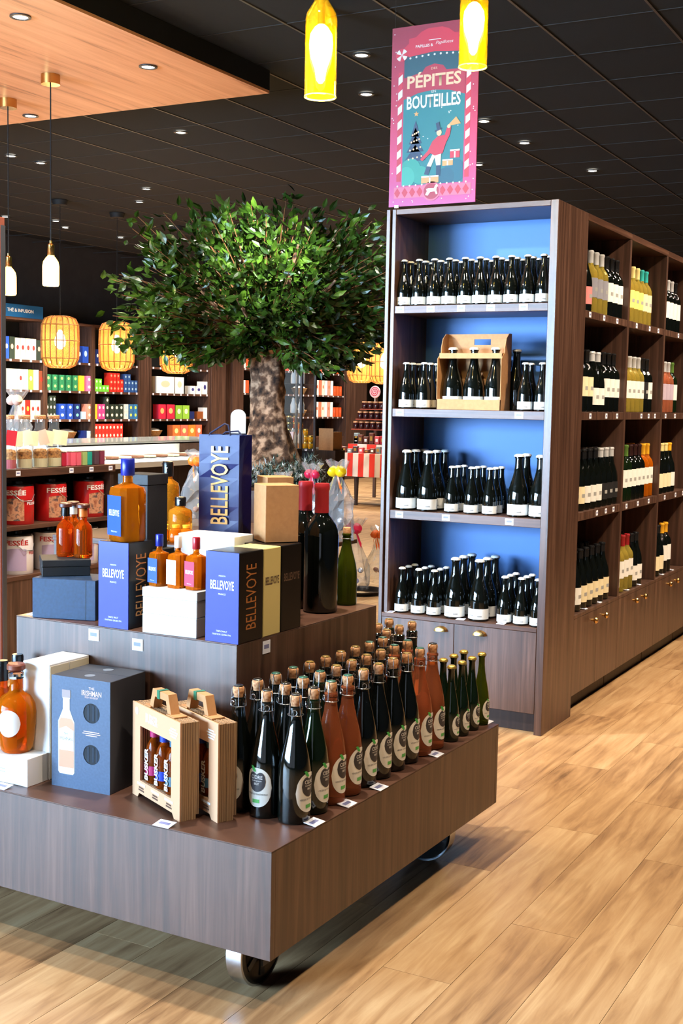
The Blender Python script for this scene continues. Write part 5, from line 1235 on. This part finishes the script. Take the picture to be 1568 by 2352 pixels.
packs(ZW[0], [(180, 190, .2, 1, NVY, WD, 'navy box'), (192, 205.5, .215, 1, BLU, LBL_, 'patterned blue box')], 'top shelf of the green-tin cabinet')
packs(ZW[1], [(108+15.5*k, 119+15.5*k, .1, 2, GRN, LG, 'green tin') for k in range(5)]+[(184.5, 196, .1, 2, YEL, None, 'yellow tin'), (201, 213, .1, 2, PNK, WD, 'pink tin')], 'second shelf of the green-tin cabinet', 'tin')
packs(ZW[2], [(108+7.8*k, 115.4+7.8*k, .1, 2 if k == 0 else 3, DKG, WD, 'dark tin') for k in range(3)]+[(138, 153, .1, 2, BLU, LBL_, 'blue tin'), (157.5, 170, .1, 2, BLU, LBL_, 'blue tin'), (173.5, 186.5, .1, 2, NVY, (120, 200, 190), 'navy tin'), (189.5, 200, .1, 1, LBL_, WD, 'pale blue tin'), (202.5, 213, .1, 2, (236, 150, 130), WD, 'salmon tin')], 'third shelf of the green-tin cabinet', 'tin')
packs(ZW[3], [(194, 201.5, .13, 1, NVY, None, 'navy box'), (202, 213, .125, 1, LBL_, WD, 'pale blue box')], 'lowest shelf of the green-tin cabinet')
packs(ZW[0], [(222, 230, .19, 1, NVY, WD, 'navy box'), (304, 310, .19, 1, TEAL, None, 'teal box')], 'top shelf of the red-tin cabinet')
packs(ZW[1], [(220.5+8.2*k, 228+8.2*k, .085, 2 if k < 2 else 1, (110, 196, 60), WD, 'lime tin') for k in range(4)]+[(254+8*k, 261.4+8*k, .085, 3 if k < 3 else 2, RED, (250, 170, 140), 'red tin') for k in range(4)]+[(287+7.8*k, 294.2+7.8*k, .082, 3 if k < 2 else 2, (44, 84, 150), LBL_, 'blue patterned tin') for k in range(4)], 'second shelf of the red-tin cabinet', 'tin')
packs(ZW[2], [(220, 225.5, .1, 2, YEL, None, 'yellow tin'), (227, 235, .1, 2, (226, 70, 140), WD, 'magenta tin'), (235.5, 243.5, .1, 2, (226, 70, 140), WD, 'magenta tin'), (244.5, 253, .1, 3, DKG, WD, 'dark tin')]+[(255+10.6*k, 264.5+10.6*k, .1, 2, DKG, WD, 'dark tin') for k in range(3)]+[(287.5+10.6*k, 297+10.6*k, .102, 2, ((210, 216, 214), (60, 110, 160), (50, 120, 180))[k], (210, 226, 90) if k else LBL_, ('pale', 'blue', 'sky blue')[k]+' tin') for k in range(3)], 'third shelf of the red-tin cabinet', 'tin')
packs(ZW[3], [(219.5+8.2*k, 227.2+8.2*k, .108, 2, (216, 52, 44), WD, 'red striped box') for k in range(8)], 'lowest shelf of the red-tin cabinet')
packs(ZW[1], [(361, 402, .24, 1, WHT, (206, 196, 168), 'large white box'), (404, 424, .24, 1, WHT, (206, 196, 168), 'white box'), (438.5, 450.5, .12, 1, WHT, (60, 60, 130), 'small white and navy box'), (452, 464.5, .12, 1, WHT, (60, 60, 130), 'small white and navy box'), (466, 478, .19, 1, WHT, (60, 60, 130), 'white box with navy mark')], 'second shelf beside the tree')
packs(ZW[2], [(366, 383, .21, 1, (214, 44, 74), (240, 190, 120), 'red pouch bag'), (385, 403.5, .21, 1, (214, 44, 74), (240, 190, 120), 'red pouch bag'), (405.5, 421, .2, 1, (136, 190, 60), WD, 'green pouch bag'), (422, 437, .2, 1, (150, 200, 70), WD, 'green pouch bag'), (438, 448.5, .11, 1, (26, 40, 96), None, 'navy mug-shaped tin'), (455, 468.5, .11, 1, (140, 76, 36), None, 'brown mug-shaped tin'), (469, 478, .17, 1, WHT, None, 'white box')], 'third shelf beside the tree')
packs(ZW[3], [(399+18*k, 416+18*k, .19, 1, ((240, 120, 60), (236, 110, 90), (244, 130, 50))[k], (250, 220, 150), 'orange pouch bag') for k in range(3)]+[(453, 466, .19, 1, (236, 110, 80), WD, 'coral pouch bag')], 'lowest shelf beside the tree')
for pa, pb, zs, lb in ((557, 600, 1.92, 'top shelf behind the trunk'), (557, 575, 1.53, 'second shelf behind the trunk')):
    n = int((pb-pa)/8); packs(zs, [(pa+1+8*k, pa+8+8*k, .2, 1, (WHT, (226, 90, 50), (234, 224, 206))[k % 3], None, 'white or orange packet') for k in range(n)], lb, 'packet')
for zs, lb, hh in ((1.92, 'top shelf beyond the trunk', .24), (1.53, 'second shelf beyond the trunk', .26), (1.15, 'third shelf beyond the trunk', .26)):
    packs(zs, [(656+9*k, 664+9*k, hh*.7, 1, ((222, 86, 50), WHT)[k % 2], None, 'packet') for k in range(7)] if zs > 1.6 else [], lb+', trunk end', 'packet')
    packs(zs, [(727+6.6*k, 733+6.6*k, hh if k < 6 else hh*.65, 1, (WHT, (230, 120, 90), (236, 226, 210), WHT, (226, 150, 130), WHT, (214, 84, 40), (220, 90, 44), (214, 84, 40))[k], None if k % 2 else (222, 110, 80), 'slim packet') for k in range(9)], lb, 'packet')
M_WICK = wood('wicker', [(.3, (120, 84, 50)), (.6, (186, 146, 98))], (60, 60, 60), .8, .5)
def basket(pxa, pxb, z, lb):
    ya, yb = wy(pxa), wy(pxb); t = thing('wicker_basket', lb, 'basket', (WX-.16, (ya+yb)/2, z+.0005), 0, 'wicker baskets on the cabinets'); r = (yb-ya)/2
    MB().lathe([(.6, 0), (.66, .02), (1, .11), (.96, .115), (.6, .02), (.1, .015)], 22, Matrix.Diagonal((.13, r, 1, 1)), cap=False).obj('basket_body', M_WICK, t, smooth=True)
    MB().lathe([(.9, .1), (.7, .135), (.3, .15)], 14, Matrix.Diagonal((.12, r, 1, 1))).obj('white_cloth', M_WHITE, t, smooth=True)
basket(152, 192, ZW[3], 'wicker basket with white cloth below the blue tins'); basket(348, 388, ZW[3], 'wicker basket with white cloth on the cabinet beside the tree'); basket(692, 716, 1.53, 'small wicker basket on the cabinet beyond the trunk, upper'); basket(692, 716, 1.15, 'small wicker basket on the cabinet beyond the trunk, lower')

# white arched board behind the trunk
p = at(547, 985, 12.5); ar = [(-.078, 0), (.078, 0), (.078, .17)]+[(.078*math.cos(PI*k/12), .17+.07*math.sin(PI*k/12)) for k in range(1, 12)]+[(-.078, .17)]
t = thing('arched_board', 'white arched board standing behind the blue paper bag', 'board', (p.x, p.y, 1.056)); MB().prism(ar, -.008, .008).obj('board_face', M_WHITE, t, (0, 0, .02), .35); box('foot', M_GREY, -.06, .06, -.05, .05, 0, .0195, t)
t2 = thing('board_shelf', 'plain dark pedestal under the white arched board', 'pedestal', (p.x, p.y, 0)); box('pedestal_body', M_BROWND, -.15, .15, -.15, .15, 0, 1.055, t2)
# metal-framed glass cabinet behind the trunk
gc = thing('glass_cabinet', 'slim metal-framed glass cabinet just past the tree trunk', 'cabinet', tuple(at(672, 1030, 13.5)), 0); gc.location.z = 0
for x, y in ((-.14, 0), (.10, 0), (-.14, .3), (.10, .3)): box('frame_post', M_GREY, x-.012, x+.012, y-.012, y+.012, 0, 2.0, gc)
for z in (.95, 1.28, 1.6): box('glass_shelf', M_THIN, -.126, .086, .014, .286, z-.006, z, gc)
box('cabinet_top', M_GREY, -.152, .112, -.012, .312, 2.0005, 2.03, gc); box('cabinet_base', M_BROWND, -.152, .112, .013, .287, 0, .6, gc); box('front_pane', M_THIN, -.127, .087, -.003, .003, .61, 1.99, gc)
for k in range(6):
    p = gc.location; z = (.951, 1.281, 1.601)[k//2]
    o = MB().lathe([(.03, 0), (.034, .01), (.034, .09), (.02, .13), (.02, .15)], 14).obj('white_jar', M_WHITE, None, (p.x-.07+.1*(k % 2), p.y+.12, z), smooth=True); tag(o, f'white jar in the glass cabinet past the trunk, {("lower", "middle", "upper")[k//2]} shelf, {("trunk", "cabinet")[k % 2]} side', 'jar', 'white jars in the glass cabinet')
    MB().lathe([(.022, .1505), (.022, .165)], 12).obj('lid', M_STEEL, o, smooth=True)

# honey jars on a dark stepped stand
hp = at(700, 1030, 14.5); hs = thing('honey_stand', 'dark stand stacked with honey jars beyond the trunk', 'stand', (hp.x, hp.y, 0))
zsh = hp.z
box('stand_shelf', M_BLACK, -.34, .24, -.01, .5, zsh-.03, zsh, hs); box('stand_back', M_BROWND, -.34, .24, .48, .5, 0, zsh-.0305, hs)
for x in (-.33, .23): box('stand_side', M_BLACK, x-.01, x+.01, 0, .479, 0, zsh-.0305, hs)
box('lower_shelf', M_BLACK, -.319, .219, 0, .479, .32, .34, hs)
for k in range(5): price_tag(hs, (-.28+.1*k, -.0105, zsh-.015), 0, .03, .022)
HON = [mat('honey_dark', (36, 44, 12), .1, trans=.3), mat('honey_brown', (176, 84, 10), .1, trans=.5), mat('honey_amber', (222, 124, 12), .1, trans=.5), mat('honey_gold', (246, 176, 30), .1, trans=.5)]
hjm = [MB().lathe([(.028, 0), (.031, .004), (.031, .05), (.026, .058)], 14).mesh('honey_jar', m, True) for m in HON]
hlid = MB().lathe([(.029, .0583), (.029, .072), (.026, .074)], 14).mesh('lid', M_GOLD, True)
def honey(x, y, z, c, lb):
    o = ob('honey_jar', hjm[c], None, (hp.x+x, hp.y+y, z)); tag(o, lb, 'jar', 'honey jars on the dark stand'); ob('lid', hlid, o)
for cidx, (x, nu) in enumerate(((-.26, 5), (-.17, 5), (-.10, 4), (-.03, 3), (.04, 2))):
    for r_ in range(nu): honey(x, .06, zsh+.0005+.0752*r_, min(3, cidx), f'honey jar, {ORD[cidx]} column from the trunk, {ORD[r_]} jar up, above the dark shelf')
    for r_ in range(4): honey(x+.07, .06, .3405+.0752*r_, min(3, cidx), f'honey jar, {ORD[cidx]} column from the trunk, {ORD[r_]} jar up, below the dark shelf')
# kraft carton and pink paper bag near the honey
p = at(658, 1030, 12.6); t = thing('paper_carrier', 'pale pink paper carrier bag hanging beside the trunk', 'bag', tuple(p)); t.location.z = p.z
bz_ = MB(); bz_.v = [(-.055, -.03, 0), (.055, -.03, 0), (.055, .03, 0), (-.055, .03, 0), (-.075, -.035, .17), (.075, -.035, .17), (.075, .035, .17), (-.075, .035, .17)]; bz_.f = [(3, 2, 1, 0), (0, 1, 5, 4), (1, 2, 6, 5), (2, 3, 7, 6), (3, 0, 4, 7)]
bz_.obj('bag_body', mat('pale_pink_paper', (240, 206, 200), .6), t, rotz=.4); MB().tube([(-.04, -.03, .165), (-.04, -.03, .3), (-.035, -.03, .34)], .004, 6).obj('handle', M_GOLD, t)
t = thing('display_pedestal', 'dark pedestal under the pale pink paper bag', 'pedestal', (p.x, p.y, 0)); box('pedestal_body', M_BROWND, -.12, .12, -.1, .1, 0, p.z-.0005, t)
p = at(748, 1030, 13.6); t = thing('kraft_display_box', 'tan cardboard display carton beside the honey jars', 'box', (p.x, p.y, p.z-.02)); box('carton', M_KRAFT, -.09, .09, 0, .2, 0, .2, t); box('flap', M_KRAFT, -.09, .09, -.002, -.0005, .2, .24, t)
t = thing('display_pedestal', 'dark pedestal under the tan display carton', 'pedestal', (p.x, p.y, 0)); box('pedestal_body', M_BROWND, -.14, .12, 0, .22, 0, p.z-.0205, t)

# ------------------------------------------------------------------ candy table with striped cloth
tp = at(812, 1040, 17.5); TW = 1.35; zt_ = .715
tx0 = at(749, 1040, 17.2).x; ty0 = at(749, 1040, 17.2).y
tbl = thing('candy_table', 'candy table with red and white striped cloth and tapered dark legs', 'table', (tx0, ty0, 0))
box('table_top', M_BROWN, 0, TW, 0, .8, zt_-.03, zt_, tbl)
for x, y in ((.45, .06), (.58, .7), (1.2, .06), (1.2, .7)): MB().lathe([(.024, 0), (.042, zt_-.0305)], 10).obj('leg', M_BROWND, tbl, (x, y, 0))
cl = thing('striped_cloth', 'red and white vertically striped cloth hanging from the candy table', 'tablecloth', (tx0, ty0, 0))
M_STR = [mat('cloth_red', (214, 50, 36), .7), mat('cloth_white', (220, 214, 206), .7)]
ns = 16; sw = TW/ns
for k in range(ns):
    b = MB(); x0 = k*sw; dz = .008*math.sin(k*1.7)
    b.v = [(x0, -.012+dz*.5, .40), (x0+sw, -.012-dz*.5, .40), (x0+sw, -.004, zt_+.002), (x0, -.004, zt_+.002), (x0+sw, .8, zt_+.002), (x0, .8, zt_+.002)]; b.f = [(0, 1, 2, 3), (3, 2, 4, 5)]
    o = b.obj('stripe', M_STR[k % 2], cl); sd = o.modifiers.new('cloth_thickness', 'SOLIDIFY'); sd.thickness = .002
rs = thing('candy_riser', 'raised back step of the candy table with striped edge', 'riser', (tx0, ty0+.45, zt_+.0035))
box('riser_body', M_BROWN, .1, TW, 0, .33, 0, .11, rs)
for k in range(8): box('stripe', M_STR[k % 2], .1+k*.15, .1+k*.15+.15, -.004, -.001, .005, .11, rs)
CC = [(196, 40, 44), (222, 120, 130), (120, 140, 146), (96, 52, 40), (236, 224, 214), (170, 30, 40), (206, 84, 90), (64, 52, 58)]
cand = random.Random(5)
for i in range(30):
    row = 0 if i < 15 else 1; j = i % 15
    x = .05+.088*j; c = cand.choice(CC); hh = cand.uniform(.05, .1) if row == 0 else cand.uniform(.09, .16)
    if row and x < .14: x = .16
    zz = zt_+.0035 if row == 0 else zt_+.1142
    t = thing('candy_pack', f'small candy pack, {ORD[j]} from the honey side, {"front" if not row else "raised"} row of the candy table', 'candy', (tx0+x, ty0+(.12 if not row else .6), zz), 0, 'candy packs on the striped table')
    nm = 'candy_%d_%d_%d' % c
    box('pack', mat(nm, c, .4), -.036, .036, -.03, .03, 0, hh, t, bevel=.006); box('print', M_WHITE if j % 2 else M_GOLD, -.018, .018, -.0312, -.0303, hh*.3, hh*.7, t)
# tiered jam stand at the end of the table
js = thing('jam_stand', 'tiered stand of dark jam jars above the candy table', 'stand', tuple(at(852, 1000, 18.4))); js.location.z = zt_+.1145; jx, jy = js.location.x, js.location.y
js.location.z = 0; jb = .95
box('stand_post', M_BROWN, -.02, .02, .12, .16, 0, 1.5, js)
lev = [(1.02, .34), (1.17, .27), (1.32, .20)]
for z, wd in lev: box('tier', mat('tier_red', (146, 64, 46), .5), -wd, wd, .0, .12, z-.014, z, js)
jme = MB().lathe([(.038, 0), (.042, .006), (.042, .08), (.036, .09)], 12).mesh('jam_jar', mat('jam_dark', (50, 20, 24), .15, coat=.3), True); jld = MB().lathe([(.04, .0903), (.04, .112)], 12).mesh('lid', mat('lid_tan', (196, 150, 110), .4), True)
for li, (z, wd) in enumerate(lev):
    n = int(wd*2/.095)
    for k in range(n):
        o = ob('jam_jar', jme, None, (jx-wd+.05+k*.095, jy+.06, z+.0005)); tag(o, f'dark jam jar, {ORD[k]} from the honey side on the {("lowest", "middle", "upper")[li]} red tier', 'jar', 'jam jars on the tiered stand'); ob('lid', jld, o)
lp = thing('lollipop', 'large pink swirl lollipop on top of the jam stand', 'lollipop', (jx+.02, jy+.06, 1.3206+.112))
MB().tube([(0, 0, 0), (0, 0, .06)], .006, 6).obj('stick', M_WHITE, lp)
b = MB().lathe([(.004, -.012), (.085, -.012), (.09, 0), (.085, .012), (.004, .012)], 24, Matrix.Translation((0, 0, .14)) @ Matrix.Rotation(PI/2, 4, 'X')); b.obj('candy_disc', mat('lolly_pink', (240, 190, 196), .35), lp, smooth=True)
MB().tube([(.075*(1-k/40)*math.cos(k*.45), -.0125, .14+.075*(1-k/40)*math.sin(k*.45)) for k in range(36)], .006, 5).obj('swirl', mat('lolly_red', (214, 60, 90), .35), lp)
